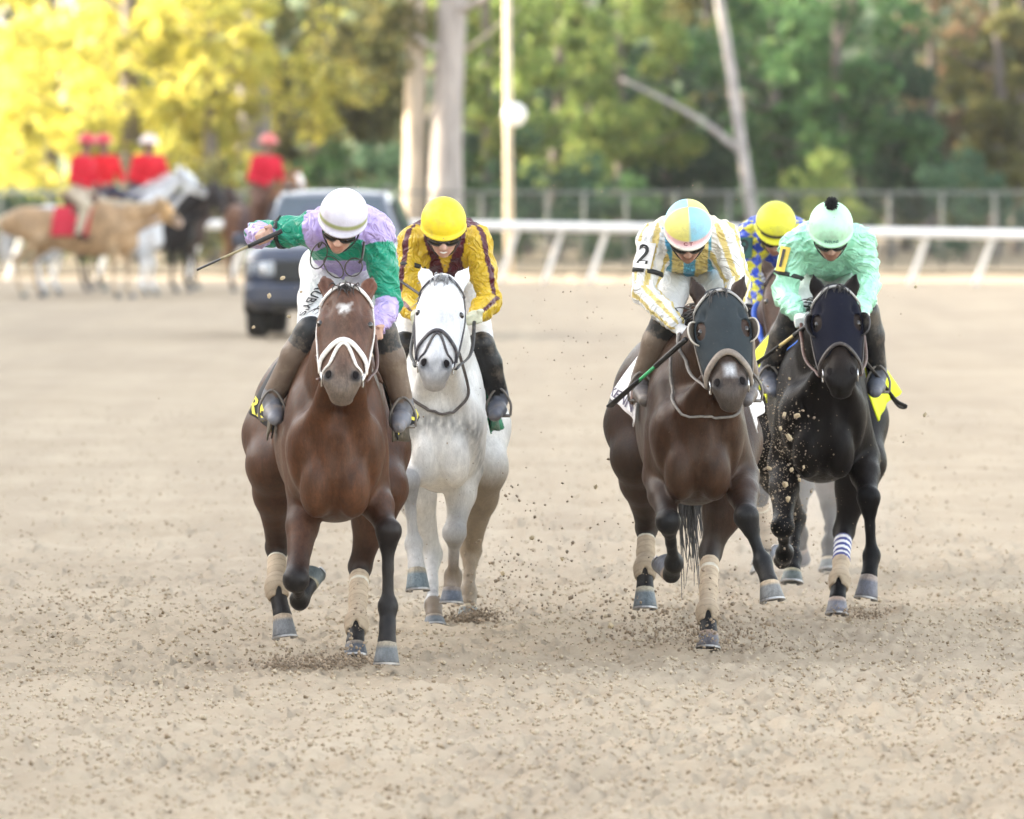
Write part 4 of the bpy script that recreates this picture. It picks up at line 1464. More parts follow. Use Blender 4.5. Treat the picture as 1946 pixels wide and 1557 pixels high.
    _, Wt = J(JV, tags=.006)
    part = np.zeros(len(JV), int); best = np.full(len(JV), -1.0)
    for t, w in Wt.items():
        m = w > best; part[m] = t; best[m] = w[m]
    tt = np.zeros(len(JV)); th = np.zeros(len(JV))
    for (a, b, c, t1, t2, sg) in ((sl, el, hl, 1, 2, -1), (sr, er, hr, 3, 4, 1)):
        for (p0, p1, t, o) in ((a, b, t1, 0), (b, c, t2, 1)):
            m = part == t
            ab = p1 - p0; q = JV[m] - p0
            tt[m] = o + q @ ab / (ab @ ab)
            ax = nrm(ab); fr = nrm(V3(0, -1, .25) - ax * np.dot(V3(0, -1, .25), ax)); sd_ = np.cross(ax, fr)
            if sd_[0] * sg < 0: sd_ = -sd_
            th[m] = np.arctan2(q @ sd_, q @ fr)
    jc = j['jersey'](JV, part, tt, th, dict(sm=sm, ch=ch, hm=hm, H0=H0, sl=sl, sr=sr))
    mk('jersey', JV, JQ, cloth('silk_' + j['key'], rough=.34, dust=.28, glossy=.5, crease=.55), root, True, jc)
    # breeches
    R = SDF(); R.p = list(L_.p); R.off = .007
    R.wr = (*waves(5, 40, 90, j['seed'] + 3), .003)
    RV, RQ = R.mesh(h * 1.5, 1)
    rc = np.tile(np.array((.80, .80, .80)), (len(RV), 1))
    if 'breeches' in j: rc = j['breeches'](RV, rc, dict(kl=kl, kr=kr))
    mk('breeches', RV, RQ, cloth('breeches_' + j['key'], rough=.75, dust=j.get('bdust', .15), glossy=.2, crease=.35), root, True, rc)
    for Z, kn, an in ((bo[0], kl, al), (bo[1], kr, ar)):
        Z.off = .009
        Z.wr = (*waves(4, 50, 120, 5), .0025)
        ZV, ZQ = Z.mesh(h * 1.3, 1)
        t = (ZV - kn) @ (an - kn) / ((an - kn) @ (an - kn))
        c1, c2, c3 = j['boot']
        bc = np.where((t < j.get('bt', .22))[:, None], np.array(c1), np.array(c2))
        bc = np.where((t > .93)[:, None], np.array(c3), bc)
        mk('boot', ZV, ZQ, cloth('boot_leather_' + j['key'], rough=.45, dust=j.get('bootdust', .7), sheen=0, weave=90), root, True, bc)
    # helmet
    he_ = j['helmet']
    n, mm = 40, 18
    HV = []; hcw = []
    rx, ry, rz = .108, .127, .108
    hc0 = HF(0, -.006, .012)
    for i in range(mm + 1):
        phi = math.radians(3) + (math.radians(99)) * i / mm
        for k in range(n):
            a = 2 * math.pi * k / n
            x, y = math.sin(a), math.cos(a)
            ph = phi + (math.radians(10) * max(0, -y) + math.radians(-3) * max(0, y)) * (i / mm)
            HV.append(hc0 + s * (rx * math.sin(ph) * x) + f * (ry * math.sin(ph) * y) + up * (rz * math.cos(ph)))
            hcw.append(he_(a, ph, x, y))
    for (q, dn, pk) in ((1.05, -.004, .018), (1.045, -.012, .020), (.90, -.010, .0), (.86, .03, -.01)):     # rolled edge and short peak
        for k in range(n):
            a = 2 * math.pi * k / n
            x, y = math.sin(a), math.cos(a)
            ph = math.radians(102) + math.radians(10) * max(0, -y) - math.radians(3) * max(0, y)
            HV.append(hc0 + s * (rx * q * math.sin(ph) * x) + f * (ry * q * math.sin(ph) * y + pk * max(0, y) ** 2) + up * (rz * math.cos(ph) + dn))
            hcw.append(he_(a, 9.0, x, y))
    HQ = []
    for i in range(mm + 4):
        for k in range(n):
            q = (k + 1) % n
            HQ.append((i * n + k, i * n + q, (i + 1) * n + q, (i + 1) * n + k))
    HQ.append(tuple(reversed(range(n))))
    hel = mk('helmet', np.array(HV), [f_[::-1] for f_ in HQ], cloth('helmet_cover_' + j['key'], rough=.5, dust=.35, glossy=.3, weave=200), root, True, np.array(hcw))
    if j.get('pom'):
        pv = []; pf = []
        c = hc0 + up * (rz + .022); r_ = np.random.default_rng(2)
        for _ in range(260):
            v = nrm(r_.normal(size=3)); a, fc = tube_vf([c, c + v * .034 * r_.uniform(.85, 1.1)], [.004, .0035, .002], 4, None, True)
            b0 = len(pv); pv += a; pf += [tuple(i + b0 for i in q) for q in fc]
        mk('pompom', np.array(pv), pf, plain('pompom_wool', (.012, .012, .014), .9), hel, True)
    # goggles
    G = MB(); Fm = MB(); na = 17
    for (M_, lo, hi, rr, a0) in ((G, -.063, -.022, .0, 60), (Fm, -.068, -.062, .003, 64), (Fm, -.0225, -.0165, .003, 64)):
        V_ = []; F_ = []
        for i in range(na):
            a = math.radians(-a0 + 2 * a0 * i / (na - 1))
            nose = math.exp(-(a / .20) ** 2)
            for (q, e) in ((0, lo), (1, lo), (1, hi), (0, hi)):
                if e == lo or M_ is Fm and hi < -.05: e = e + .017 * nose
                rad = 1.0 + (.07 if q else .0) + rr * 4
                V_.append(HF(.079 * rad * math.sin(a), .030 + .082 * rad * math.cos(a), e + .004))
        for i in range(na - 1):
            for k in range(4):
                q = (k + 1) % 4
                F_.append((i * 4 + k, i * 4 + q, i * 4 + 4 + q, i * 4 + 4 + k))
        F_ += [(3, 2, 1, 0), tuple((na - 1) * 4 + k for k in range(4))]
        M_.add(V_, F_)
    go = G.build('goggles', plain('goggle_lens', j.get('lens', (.03, .026, .022)), .08, var=.3, scale=60, spec=.9), root, True)
    Fm.build('goggle_frame', plain('goggle_frame', (.05, .045, .04), .4), go, False)
    cs = MB()
    for q in (-1, 1):       # chin strap
        cs.tube(catmull([HF(q * .083, .01, -.03), HF(q * .075, .03, -.09), HF(q * .035, .066, -.132), HF(0, .078, -.138)], 5), .006, 5, .6)
    cs.build('chin_strap', plain('strap_black', (.02, .02, .022), .6), root, True)
    AS = SDF(); AS.p = list(A_.p); AS.off = .020
    RS = SDF(); RS.p = list(L_.p); RS.off = .012
    if j.get('teeth'):
        tv, tf = tube_vf(catmull([HF(-.017, .103, -.098), HF(0, .110, -.101), HF(.017, .103, -.098)], 4), [.004, .006, .004], 6, .8)
        mk('teeth', tv, tf, plain('teeth', (.75, .72, .65), .3), root, True)
    return dict(AS=AS, RS=RS, root=root, O=O, P=P, HF=HF, B=B, J=J, R=R, hl=hl, hr=hr, sl=sl, el=el, sr=sr, er=er, kl=kl, kr=kr, s=s, f=f, up=up, hipl=hipl, al=al, ar=ar, sm=sm)


def skin_mat():
    if 'skin' in _MC: return _MC['skin']
    m, nt, b = nodes('skin')
    a = N_(nt, 'ShaderNodeAttribute', attribute_name='Col')
    n = noise(nt, 45, 5, .6)
    c = mix(nt, 1.0, a.outputs[0], ramp(nt, n, [(.3, .82), (.7, 1.12)]), 'MULTIPLY')
    f = ramp(nt, noise(nt, 120, 5, .7), [(.6, 0.0), (.8, .5)])
    c = mix(nt, f, c, (.30, .24, .18))
    nt.links.new(c, b.inputs['Base Color'])
    b.inputs['Roughness'].default_value = .5
    b.inputs['Subsurface Weight'].default_value = .12
    b.inputs['Subsurface Radius'].default_value = (.012, .005, .003)
    b.inputs['Subsurface Scale'].default_value = .3
    bump(nt, b, n, .2, .002)
    _MC['skin'] = m
    return m


def text_vf(txt, size, font_shear=0.0):
    cu = bpy.data.curves.new('t', 'FONT')
    cu.body = txt; cu.size = size; cu.align_x = 'CENTER'; cu.align_y = 'CENTER'; cu.shear = font_shear
    cu.offset = size * .018
    cu.resolution_u = 3
    o = bpy.data.objects.new('t', cu)
    COL.objects.link(o)
    dg = bpy.context.evaluated_depsgraph_get()
    me = bpy.data.meshes.new_from_object(o.evaluated_get(dg))
    V = np.array([v.co[:] for v in me.vertices]); F = [tuple(p.vertices) for p in me.polygons]
    bpy.data.objects.remove(o); bpy.data.curves.remove(cu); bpy.data.meshes.remove(me)
    return V, F


def letters(name, txt, size, c, xdir, ydir, mat, parent, sdf=None, off=.003, curve=None, ysc=1.0):
    V, F = text_vf(txt, size)
    xd, yd = nrm(xdir), nrm(ydir)
    if curve:
        c = sdf.project(np.array([c]), off, 12)[0]
        nn = sdf.grad(np.array([c]))[0]
        xd = nrm(xd - nn * np.dot(xd, nn)); y2 = np.cross(nn, xd); yd = y2 if np.dot(y2, yd) > 0 else -y2
    Pw = np.asarray(c) + V[:, :1] * xd + V[:, 1:2] * yd * ysc
    if sdf is not None: Pw = sdf.project(Pw, off, 6)
    return mk(name, Pw, F, mat, parent, False)


# racing colours -------------------------------------------------------------
def jersey_a(V, part, tt, th, g):
    lav = np.array((.50, .40, .74)); grn = np.array((.010, .31, .185))
    c = np.tile(lav, (len(V), 1))
    arm = part > 0
    gm = (arm & (tt > .16) & (tt < 1.08))
    gm |= (part == 0) & (V[:, 2] < g['sm'][2] - .035) & (V[:, 2] > g['sm'][2] - .13)
    c[gm] = grn
    return c


def jersey_b(V, part, tt, th, g):
    yel = np.array((.66, .44, .022)); mar = np.array((.085, .008, .020))
    c = np.tile(yel, (len(V), 1))
    x = np.abs(V[:, 0] - g['sm'][0]); z = g['sm'][2] - V[:, 2]
    m = (part == 0) & (np.abs(x - (.115 - .30 * np.clip(z + .06, 0, .35))) < .048)
    m |= (part > 0) & (np.abs(th - .55) < .21) & (tt < 1.9)
    c[m] = mar
    return c


def jersey_c(V, part, tt, th, g):
    w = np.array((.82, .82, .80)); y = np.array((.70, .56, .20)); b = np.array((.12, .40, .58))
    c = np.tile(w, (len(V), 1))
    ph = th / .56
    m = (part > 0) & (((ph + .5) % 2) < .72)
    c[m] = y
    x = V[:, 0] - g['sm'][0]; z = V[:, 2] - g['sm'][2]
    m = (part == 0) & (z < .06)
    k = (np.floor((x + .02) / .055) % 2) == 0
    c[m & k] = b; c[m & ~k] = y
    c[(part == 0) & (z >= .06) & (np.abs(x) > .10)] = y * .5 + w * .5
    return c


def jersey_d(V, part, tt, th, g):
    c = np.tile(np.array((.42, .82, .60)), (len(V), 1))
    return c


def jersey_e(V, part, tt, th, g):
    b = np.array((.035, .085, .55)); y = np.array((.66, .62, .035))
    c = np.tile(b, (len(V), 1))
    u = tt * 3.4; v = th / 1.25 + .5
    dm = (np.abs((u % 1) - .5) + np.abs((v % 1) - .5)) < .5
    c[(part > 0) & dm] = y
    x = (V[:, 0] - g['sm'][0]) / .12; z = (V[:, 2] - g['sm'][2]) / .14
    dm = (np.abs((x % 1) - .5) + np.abs((z % 1) - .5)) < .38
    c[(part == 0) & dm] = y
    return c


def hel_a(a, ph, x, y):
    if ph < 9 and 1.42 < ph < 1.60: return (.34, .37, .17)
    return (.62, .60, .69)
def hel_b(a, ph, x, y): return (.86, .66, .03)
def hel_c(a, ph, x, y):
    if ph > 8: return (.82, .80, .72)
    if ph > 1.52: return (.85, .55, .58)
    if (x > 0) == (y > 0): return (.30, .62, .78)
    return (.80, .74, .22)
def hel_d(a, ph, x, y):
    return (.50, .86, .60)
def hel_e(a, ph, x, y):
    if ph < 9 and 1.44 < ph < 1.56: return (.03, .035, .03)
    return (.72, .72, .05)
BRN = [(.025, .027, .03), (.16, .115, .085), (.17, .175, .20)]
BLK = [(.008, .008, .009), (.009, .009, .010), (.11, .12, .15)]
JA = dict(key='lavender', seed=11, label='jockey in lavender and green silks and white helmet swinging a whip', head=(652, 412, .16), pitch=34, yawh=-9, roll=-.16, sl=(605, 436, .40), sr=(716, 444, .40),
          el=(490, 446, .50), hl=(500, 448, .27), er=(739, 578, .34), hr=(712, 630, .12), hipm=(653, 512, .84), kl=(590, 628, .34), kr=(727, 630, .34), al=(517, 756, .42), ar=(766, 770, .42),
          jersey=jersey_a, helmet=hel_a, boot=BRN, bt=.24, skin=(.56, .34, .26), gl=(.92, -.1, .45), ol=V3(-.2, -1, 0), glove=(.56, .34, .26))
JB = dict(key='yellow', seed=12, label='jockey in yellow and maroon silks and yellow helmet on the grey', head=(843, 424, .16), pitch=30, yawh=0, roll=.0, sl=(789, 462, .42), sr=(904, 462, .42),
          el=(770, 572, .36), hl=(794, 600, .08), er=(930, 574, .36), hr=(902, 602, .08), hipm=(847, 535, .86), kl=(770, 655, .34), kr=(914, 655, .34), al=(742, 752, .42), ar=(948, 752, .42),
          jersey=jersey_b, helmet=hel_b, boot=BLK, bt=.3, teeth=True, skin=(.58, .36, .28), glove=(.60, .60, .45), bootdust=.5)
JC = dict(key='stripes', seed=13, label='jockey in white and yellow striped silks with a quartered blue helmet', head=(1307, 432, .14), pitch=42, yawh=0, roll=.0, sl=(1243, 460, .40), sr=(1372, 455, .40),
          el=(1224, 555, .36), hl=(1298, 630, .10), er=(1402, 538, .36), hr=(1390, 600, .12), hipm=(1312, 505, .90), kl=(1266, 606, .34), kr=(1394, 610, .34), al=(1218, 722, .42), ar=(1424, 722, .42),
          jersey=jersey_c, helmet=hel_c, boot=[(.03, .03, .03), (.15, .11, .08), (.10, .09, .09)], bt=.26, skin=(.42, .24, .17), stubble=True, glove=(.78, .78, .76))
JD = dict(key='mint', seed=14, label='jockey in plain mint green silks with a black pompom on the helmet', head=(1579, 432, .14), pitch=38, yawh=0, roll=.0, sl=(1512, 470, .40), sr=(1634, 462, .40),
          el=(1490, 560, .38), hl=(1522, 606, .10), er=(1651, 540, .36), hr=(1636, 606, .12), hipm=(1578, 515, .90), kl=(1506, 598, .34), kr=(1646, 594, .34), al=(1461, 708, .42), ar=(1668, 708, .42),
          jersey=jersey_d, helmet=hel_d, boot=BLK, bt=.3, skin=(.36, .21, .15), pom=True, glove=(.70, .75, .70), bootdust=.35)
JE = dict(key='diamonds', seed=15, label='jockey in blue silks with yellow diamonds and a yellow helmet, behind', head=(1474, 428, .14), pitch=42, yawh=0, roll=-.06, sl=(1427, 450, .40), sr=(1520, 450, .40),
          el=(1424, 530, .36), hl=(1448, 580, .10), er=(1535, 530, .36), hr=(1510, 580, .12), hipm=(1478, 500, .90), kl=(1420, 600, .34), kr=(1530, 600, .34), al=(1400, 690, .42), ar=(1545, 690, .42),
          jersey=jersey_e, helmet=hel_e, boot=BLK, bt=.3, skin=(.36, .21, .15))
# ------------------------------------------------------------------ tack
def m_leather(c, nm): return plain('leather_' + nm, c, .5, var=.25, scale=70, bmp=.15, dust=.35)


def join_straps(name, ctx, paths, width, mat, parent, off=.004, thick=.004, sdf=None, use=True):
    V = []; F = []
    for p in paths:
        v, f = strap_vf(sdf or ctx['HS'], [np.asarray(q) for q in p], width, off, thick, 8, use)
        b = len(V); V += list(v); F += [tuple(i + b for i in q) for q in f]
    return mk(name, np.array(V), F, mat, parent, True)


def ring_vf(c, ax, r, t, n=18, m=8):
    ax = nrm(ax); u = nrm(np.cross(ax, V3(.3, .2, 1))); v = np.cross(ax, u)
    V = []; F = []
    for i in range(n):
        a = 2 * math.pi * i / n
        d = u * math.cos(a) + v * math.sin(a)
        for k in range(m):
            b = 2 * math.pi * k / m
            V.append(c + d * (r + t * math.cos(b)) + ax * t * math.sin(b))
    for i in range(n):
        for k in range(m):
            F.append((i * m + k, i * m + (k + 1) % m, ((i + 1) % n) * m + (k + 1) % m, ((i + 1) % n) * m + k))
    return np.array(V), F


def bridle(ctx, c, w=.020, hood=False, nose_u=.33, cross=True, nb_c=None, nb_w=None):
    root, Hd = ctx['root'], ctx['Hd']
    mat = m_leather(c, 'bridle_' + ctx['sp']['key'])
    off = .012 if hood else .004
    ck = [[Hd(.07, q * .100, -.05), Hd(.16, q * .105, -.06), Hd(.28, q * .105, -.06), Hd(.40, q * .09, -.05), Hd(.47, q * .074, -.045)] for q in (-1, 1)]
    cheek = [ck[0][::-1] + [Hd(.03, -.095, -.11), Hd(.0, -.05, -.15), Hd(-.01, 0, -.16), Hd(.0, .05, -.15), Hd(.03, .095, -.11)] + ck[1]]
    br = join_straps('bridle', ctx, cheek, w * .8, mat, root, off)
    brow = [[Hd(.085, -.102, -.03), Hd(.045, -.085, .03), Hd(.01, -.04, .06), Hd(.0, 0, .07), Hd(.01, .04, .06), Hd(.045, .085, .03), Hd(.085, .102, -.03)]]
    join_straps('browband', ctx, brow, w * 1.1, mat if not hood else m_leather((.36, .35, .33), 'brow_' + ctx['sp']['key']), br, off + .003)
    u = nose_u
    nb = [[Hd(u + .11, -.090, -.05), Hd(u + .065, -.085, -.01), Hd(u + .02, -.05, .045), Hd(u, 0, .06), Hd(u + .02, .05, .045), Hd(u + .065, .085, -.01), Hd(u + .11, .090, -.05)]]
    nw = nb_w or w * 1.15
    mnb = mat if nb_c is None else m_leather(nb_c, 'noseband_' + ctx['sp']['key'])
    join_straps('noseband', ctx, nb, nw, mnb, br, off + .003, .006 if nb_c is not None else .004)
    if cross:
        cr = [[Hd(u + .15, -.078, -.03), Hd(u + .10, -.055, .03), Hd(u + .03, -.02, .055), Hd(u + .015, 0, .06), Hd(u + .03, .02, .055), Hd(u + .10, .055, .03), Hd(u + .15, .078, -.03)]]
        join_straps('cross_noseband', ctx, cr, w * .75, mat, br, .004)
    for q in (-1, 1):
        v, f = ring_vf(Hd(.478, q * .083, -.045), ctx['Sd'], .030, .004)
        mk('bit_ring', v, f, plain('bit_steel', (.6, .6, .6), .25, 1.0), br, True)
    return br


def rein(ctx, jk, mat, via=None, r=.009):
    root, Hd, O = ctx['root'], ctx['Hd'], ctx['O']
    for q, h in ((-1, jk['hl']), (1, jk['hr'])):
        hw = h + jk['O'] - O
        if ctx['sp']['key'] == 'chestnut' and q == -1:
            hw = jk['hr'] + jk['O'] - O + V3(-.10, .02, -.01)
        a = Hd(.478, q * .090, -.05)
        mid = (a + hw) / 2 + V3(q * .03, 0, -.05)
        P = catmull([a, mid, hw], 10)
        S = ctx['S']; d = S(P)
        m = d < .012
        if m.any(): P[m] = S.project(P[m], .012)
        v, f = tube_vf(P, r, 6, .5)
        mk('rein', v, f, mat, root, True)


def hang_rein(ctx, pts, mat, r=.008):
    P = catmull([ctx['P'](p) for p in pts], 8)
    P = ctx['S'].project(P, .010, 8)
    v, f = tube_vf(P, r, 6, .6)
    mk('rein_loop', v, f, mat, ctx['root'], True)


def panel_vf(ctx, corners, nu=14, nv=12, wr=.012, seed=1, thick=.006, push=.014, bulge=.0):
    """cloth panel between four corners (top front, top rear, bottom rear, bottom front)"""
    TF, TR, BR, BF = [ctx['P'](c) for c in corners]
    r = np.random.default_rng(seed); ph = r.uniform(0, 6, 6)
    G = np.zeros((nv, nu, 3))
    for i in range(nv):
        v = i / (nv - 1)
        for k in range(nu):
            u = k / (nu - 1)
            G[i, k] = (TF * (1 - u) + TR * u) * (1 - v) + (BF * (1 - u) + BR * u) * v
            sg = np.sign(TF[0])
            G[i, k, 0] += sg * (bulge * math.sin(math.pi * v) + wr * v * math.sin(7 * u + ph[0] + 2.2 * v) + wr * .5 * v * math.sin(15 * u + ph[1]))
            G[i, k, 2] += wr * .4 * math.sin(6 * u + ph[2]) * v
    P = G.reshape(-1, 3)
    S = ctx['S']; d = S(P); m = d < push
    if m.any(): P[m] = S.project(P[m], push)
    G = P.reshape(nv, nu, 3)
    gu = np.gradient(G, axis=1); gv = np.gradient(G, axis=0)
    Nn = np.cross(gu, gv); Nn /= np.linalg.norm(Nn, axis=2)[..., None] + 1e-9
    V = np.concatenate([P, (G + Nn * thick).reshape(-1, 3)])
    F = []; n = nu * nv
    for i in range(nv - 1):
        for k in range(nu - 1):
            a = i * nu + k
            F.append((a, a + 1, a + nu + 1, a + nu)); F.append((n + a, n + a + nu, n + a + nu + 1, n + a + 1))
    ed = [k for k in range(nu)] + [i * nu + nu - 1 for i in range(1, nv)] + [(nv - 1) * nu + k for k in range(nu - 2, -1, -1)] + [i * nu for i in range(nv - 2, 0, -1)]
    for a, b in zip(ed, ed[1:] + ed[:1]):
        F.append((b, a, n + a, n + b))
    return V, F, G, Nn


def saddle(ctx, flap_c, seat_c, flaps=None, tree_y=.52):
    root, cx, dz = ctx['root'], ctx['cx'], ctx['dz']
    S = SDF()
    x = cx(.7)
    S.cap(V3(x, tree_y, 1.475 + dz), V3(x, tree_y + .36, 1.46 + dz), .055, .075, .03, 0, (V3(1, 0, 0), 1.5))
    S.ell(V3(x, tree_y - .02, 1.53 + dz), (.05, .035, .035), .04, 0)
    S.ell(V3(x, tree_y + .40, 1.52 + dz), (.09, .04, .04), .04, 0)
    for q in (-1, 1):
        S.cap(V3(x + q * .10, tree_y + .02, 1.43 + dz), V3(x + q * .22, tree_y + .08, 1.28 + dz), .03, .02, .04, 0)
    v, f = S.mesh(.014, 1)
    sd = mk('saddle', v, f, m_leather(seat_c, 'saddle_' + ctx['sp']['key']), root, True)
    for i, c in enumerate(flaps or []):
        v, f, _, _ = panel_vf(ctx, c, 10, 14, .008, 3 + i, .007, .030, .02)
        mk('saddle_flap', v, f, m_leather(flap_c, 'flap_' + ctx['sp']['key']), sd, True)
    return sd


def stirrups(ctx, jk, sd, c=(.16, .13, .11)):
    O = ctx['O']
    for a, k in ((jk['al'], jk['kl']), (jk['ar'], jk['kr'])):
        aw = a + jk['O'] - O; kw = k + jk['O'] - O
        sg = np.sign(aw[0])
        ft = aw + V3(0, -.06, -.05)
        M = MB()
        M.tube(catmull([ft + V3(-.055, 0, -.045), ft + V3(.055, 0, -.045)], 4), .009, 6)
        M.tube(catmull([ft + V3(-.055, 0, -.045), ft + V3(-.057, 0, .01), ft + V3(-.03, .0, .065), ft + V3(0, .005, .085), ft + V3(.03, .0, .065), ft + V3(.057, 0, .01), ft + V3(.055, 0, -.045)], 5), .007, 6)
        st = M.build('stirrup', plain('stirrup_iron', (.20, .18, .16), .5, .6), sd, True)
        M = MB()
        top = ft + V3(0, .005, .085)
        P = catmull([top, top * .5 + (kw + V3(-sg * .09, .12, .03)) * .5 + V3(-sg * .02, 0, 0), kw + V3(-sg * .12, .14, .06)], 8)
        M.tube(P, .013, 6, .35)
        M.build('stirrup_leather', m_leather(c, 'stirrup_leather'), sd, True)


def saddle_cloth(ctx, left, right, c, letters_=None, lc=None, dust=.15, seed=3, name='saddle_cloth'):
    root = ctx['root']
    mat = plain('saddle_cloth_' + ctx['sp']['key'], c, .75, var=.08, scale=25, bmp=.15, dust=dust, dscale=70)
    out = []
    for i, cn in enumerate((left, right)):
        if cn is None: continue
        v, f, G, Nn = panel_vf(ctx, cn, 16, 14, .012, seed + i)
        o = mk(name, v, f, mat, root, True)
        out.append((o, G, Nn))
    # the sheet over the back that joins the two sides
    return out


def cloth_letters(sheet, txt, u0, u1, v0, v1, mat, parent, size=1.0):
    """lettering laid onto a cloth panel; u runs front to rear, v top to bottom"""
    o, G, Nn = sheet
    V, F = text_vf(txt, 1.0)
    x = V[:, 0]; y = V[:, 1]
    xn = (x - x.min()) / (x.max() - x.min()); yn = (y - y.min()) / (y.max() - y.min())
    uu = u0 + (u1 - u0) * xn; vv = v0 + (v1 - v0) * (1 - yn)
    nv, nu = G.shape[:2]
    fu = np.clip(uu * (nu - 1), 0, nu - 1.001); fv = np.clip(vv * (nv - 1), 0, nv - 1.001)
    iu = fu.astype(int); iv = fv.astype(int); au = (fu - iu)[:, None]; av = (fv - iv)[:, None]
    def smp(A): return (A[iv, iu] * (1 - au) + A[iv, iu + 1] * au) * (1 - av) + (A[iv + 1, iu] * (1 - au) + A[iv + 1, iu + 1] * au) * av
    P = smp(G); N = smp(Nn)
    sgn = np.sign(N[:, 1].mean())
    side = -1 if N[:, 1].mean() < 0 else 1
    vv = np.concatenate([P - N * .0035, P + N * (.006 + .0035)])      # printed through: seen on both faces
    n = len(P)
    FF = [tuple(f) for f in F] + [tuple(i + n for i in f) for f in F]
    mk('lettering', vv, FF, mat, o, False)


def hood(ctx, c, cup_c, edge_c):
    root, Hd, U, Sd, Nn = ctx['root'], ctx['Hd'], ctx['U'], ctx['Sd'], ctx['Nn']
    H = SDF(); H.p = [q for q in ctx['HS'].p if q[6] != 5]
    H.off = .008
    H.cap(Hd(.02, 0, -.13), Hd(.22, 0, -.17), .095, .08, .05, 0)
    H.ell(Hd(.46, 0, .02), (.10, .066, .085), .02, 0, ctx['RH'], 1)          # opening for the nose
    H.half(Hd(.40, 0, 0), U, .01)
    H.half(Hd(-.035, 0, 0), -U + Nn * .3, .02)
    H.half(Hd(0, 0, -.20), -Nn, .02)
    for q in (-1, 1):
        H.ell(Hd(.205, q * .098, .014), (.055, .036, .04), .006, 0, ctx['RH'], 1)
        H.ell(Hd(.0, q * .085, -.04), (.035, .042, .06), .01, 0, ctx['RH'], 1)
    v, f = H.mesh(.0085, 1)
    col = np.tile(np.array(c), (len(v), 1))
    ho = mk('blinker_hood', v, f, cloth('hood_' + ctx['sp']['key'], rough=.85, dust=ctx['sp'].get('hdust', .3), glossy=.15, weave=300), root, True, col)
    for q in (-1, 1):
        V = []; F = []; n = 15
        for i in range(n):
            a = math.radians(-88 + 176 * i / (n - 1))
            b = Hd(.208, q * .100, -.030) + U * (.062 * math.sin(a)) + Sd * q * (.012 * math.cos(a)) + Nn * (.02 - .02 * math.cos(a))
            o = b + Sd * q * (.040 * math.cos(a) ** .5 + .004) + Nn * (.052 * math.cos(a) ** .7)
            m_ = (b + o) / 2 + Sd * q * .012 * math.cos(a)
            for (p, t) in ((b, 0), (m_, 0), (o, 0), (o, 1), (m_, 1), (b, 1)):
                V.append(p + (Sd * q * .004 if t else 0))
        for i in range(n - 1):
            for k in range(6):
                F.append((i * 6 + k, i * 6 + (k + 1) % 6, i * 6 + 6 + (k + 1) % 6, i * 6 + 6 + k))
        F += [tuple(range(6)), tuple((n - 1) * 6 + k for k in reversed(range(6)))]
        cup = mk('blinker_cup', np.array(V), F, plain('cup_' + ctx['sp']['key'], cup_c, .4, var=.3, dust=.35), ho, True)
        P = np.array(V).reshape(n, 6, 3)[:, 2] + Nn * .003
        tv, tf = tube_vf(P, .0045, 6)
        mk('cup_edge', tv, tf, plain('cup_edge_' + ctx['sp']['key'], edge_c, .5), cup, True)
    return ho


def whip(label, pts, segs, group=None):
    """pts: (start, end) in the world; segs: list of (t0, t1, radius, colour, flat)"""
    a, b = pts
    o = empty('whip', a, label, 'whip', group)
    for (nm, t0, t1, r0, r1, c, fl) in segs:
        L = b - a
        P = np.array([a + L * t - a for t in np.linspace(t0, t1, 6)])
        v, f = tube_vf(P, [r0, r1], 8, fl)
        mk(nm, v, f, plain('whip_%s_%d' % (nm, int(c[1] * 1000)), c, .5, var=.2, scale=80), o, True)
    return o


def patch_on(sdf, c, xd, yd, w, h, off, n=9):
    xd, yd = nrm(xd), nrm(yd)
    V = []; F = []
    for i in range(n):
        for k in range(n):
            V.append(np.asarray(c) + xd * w * (k / (n - 1) - .5) + yd * h * (i / (n - 1) - .5))
    V = sdf.project(np.array(V), off, 6)
    for i in range(n - 1):
        for k in range(n - 1):
            F.append((i * n + k, i * n + k + 1, (i + 1) * n + k + 1, (i + 1) * n + k))
    return V, F


def arm_number(jk, side, t, txt, c_bg, c_fg, w=.105, h=.125, turn=.5):
    """number cloth wrapped round the sleeve, facing forward and a little outward"""
    A_, B_ = (jk['sl'], jk['el']) if side < 0 else (jk['sr'], jk['er'])
    S = jk['AS']
    c = A_ + (B_ - A_) * t + nrm(V3(side * turn, -1, .1)) * .075
    c = S.project(np.array([c]), 0.0, 10)[0]
    nn = S.grad(np.array([c]))[0]
    yd = nrm(A_ - B_); yd = nrm(yd - nn * np.dot(yd, nn)); xd = np.cross(yd, nn)
    if xd[0] < 0: xd = -xd
    v, f = patch_on(S, c, xd, yd, w, h, .0)
    o = mk('number_cloth', v, f, plain('number_cloth_' + txt + str(int(c_bg[0] * 100)), c_bg, .6), jk['root'], True)
    letters('number', txt, h * 1.0, c, xd, yd, plain('number_ink' + str(int(c_fg[0] * 100)), c_fg, .6), o, S, .003)


def arm_band(jk, a, b, t, c=(.02, .022, .022), r=.071, name='arm_band'):
    p = a + (b - a) * t
    ax = nrm(b - a)
    P = []
    u = nrm(np.cross(ax, V3(.2, .3, 1))); v = np.cross(ax, u)
    pts = [p + r * (u * math.cos(q) + v * math.sin(q)) for q in np.linspace(0, 2 * math.pi, 15)]
    V, F = strap_vf(jk['J'], pts, .022, .003, .003, 3, False)
    mk(name, V, F, plain('arm_band', c, .6), jk['root'], True)


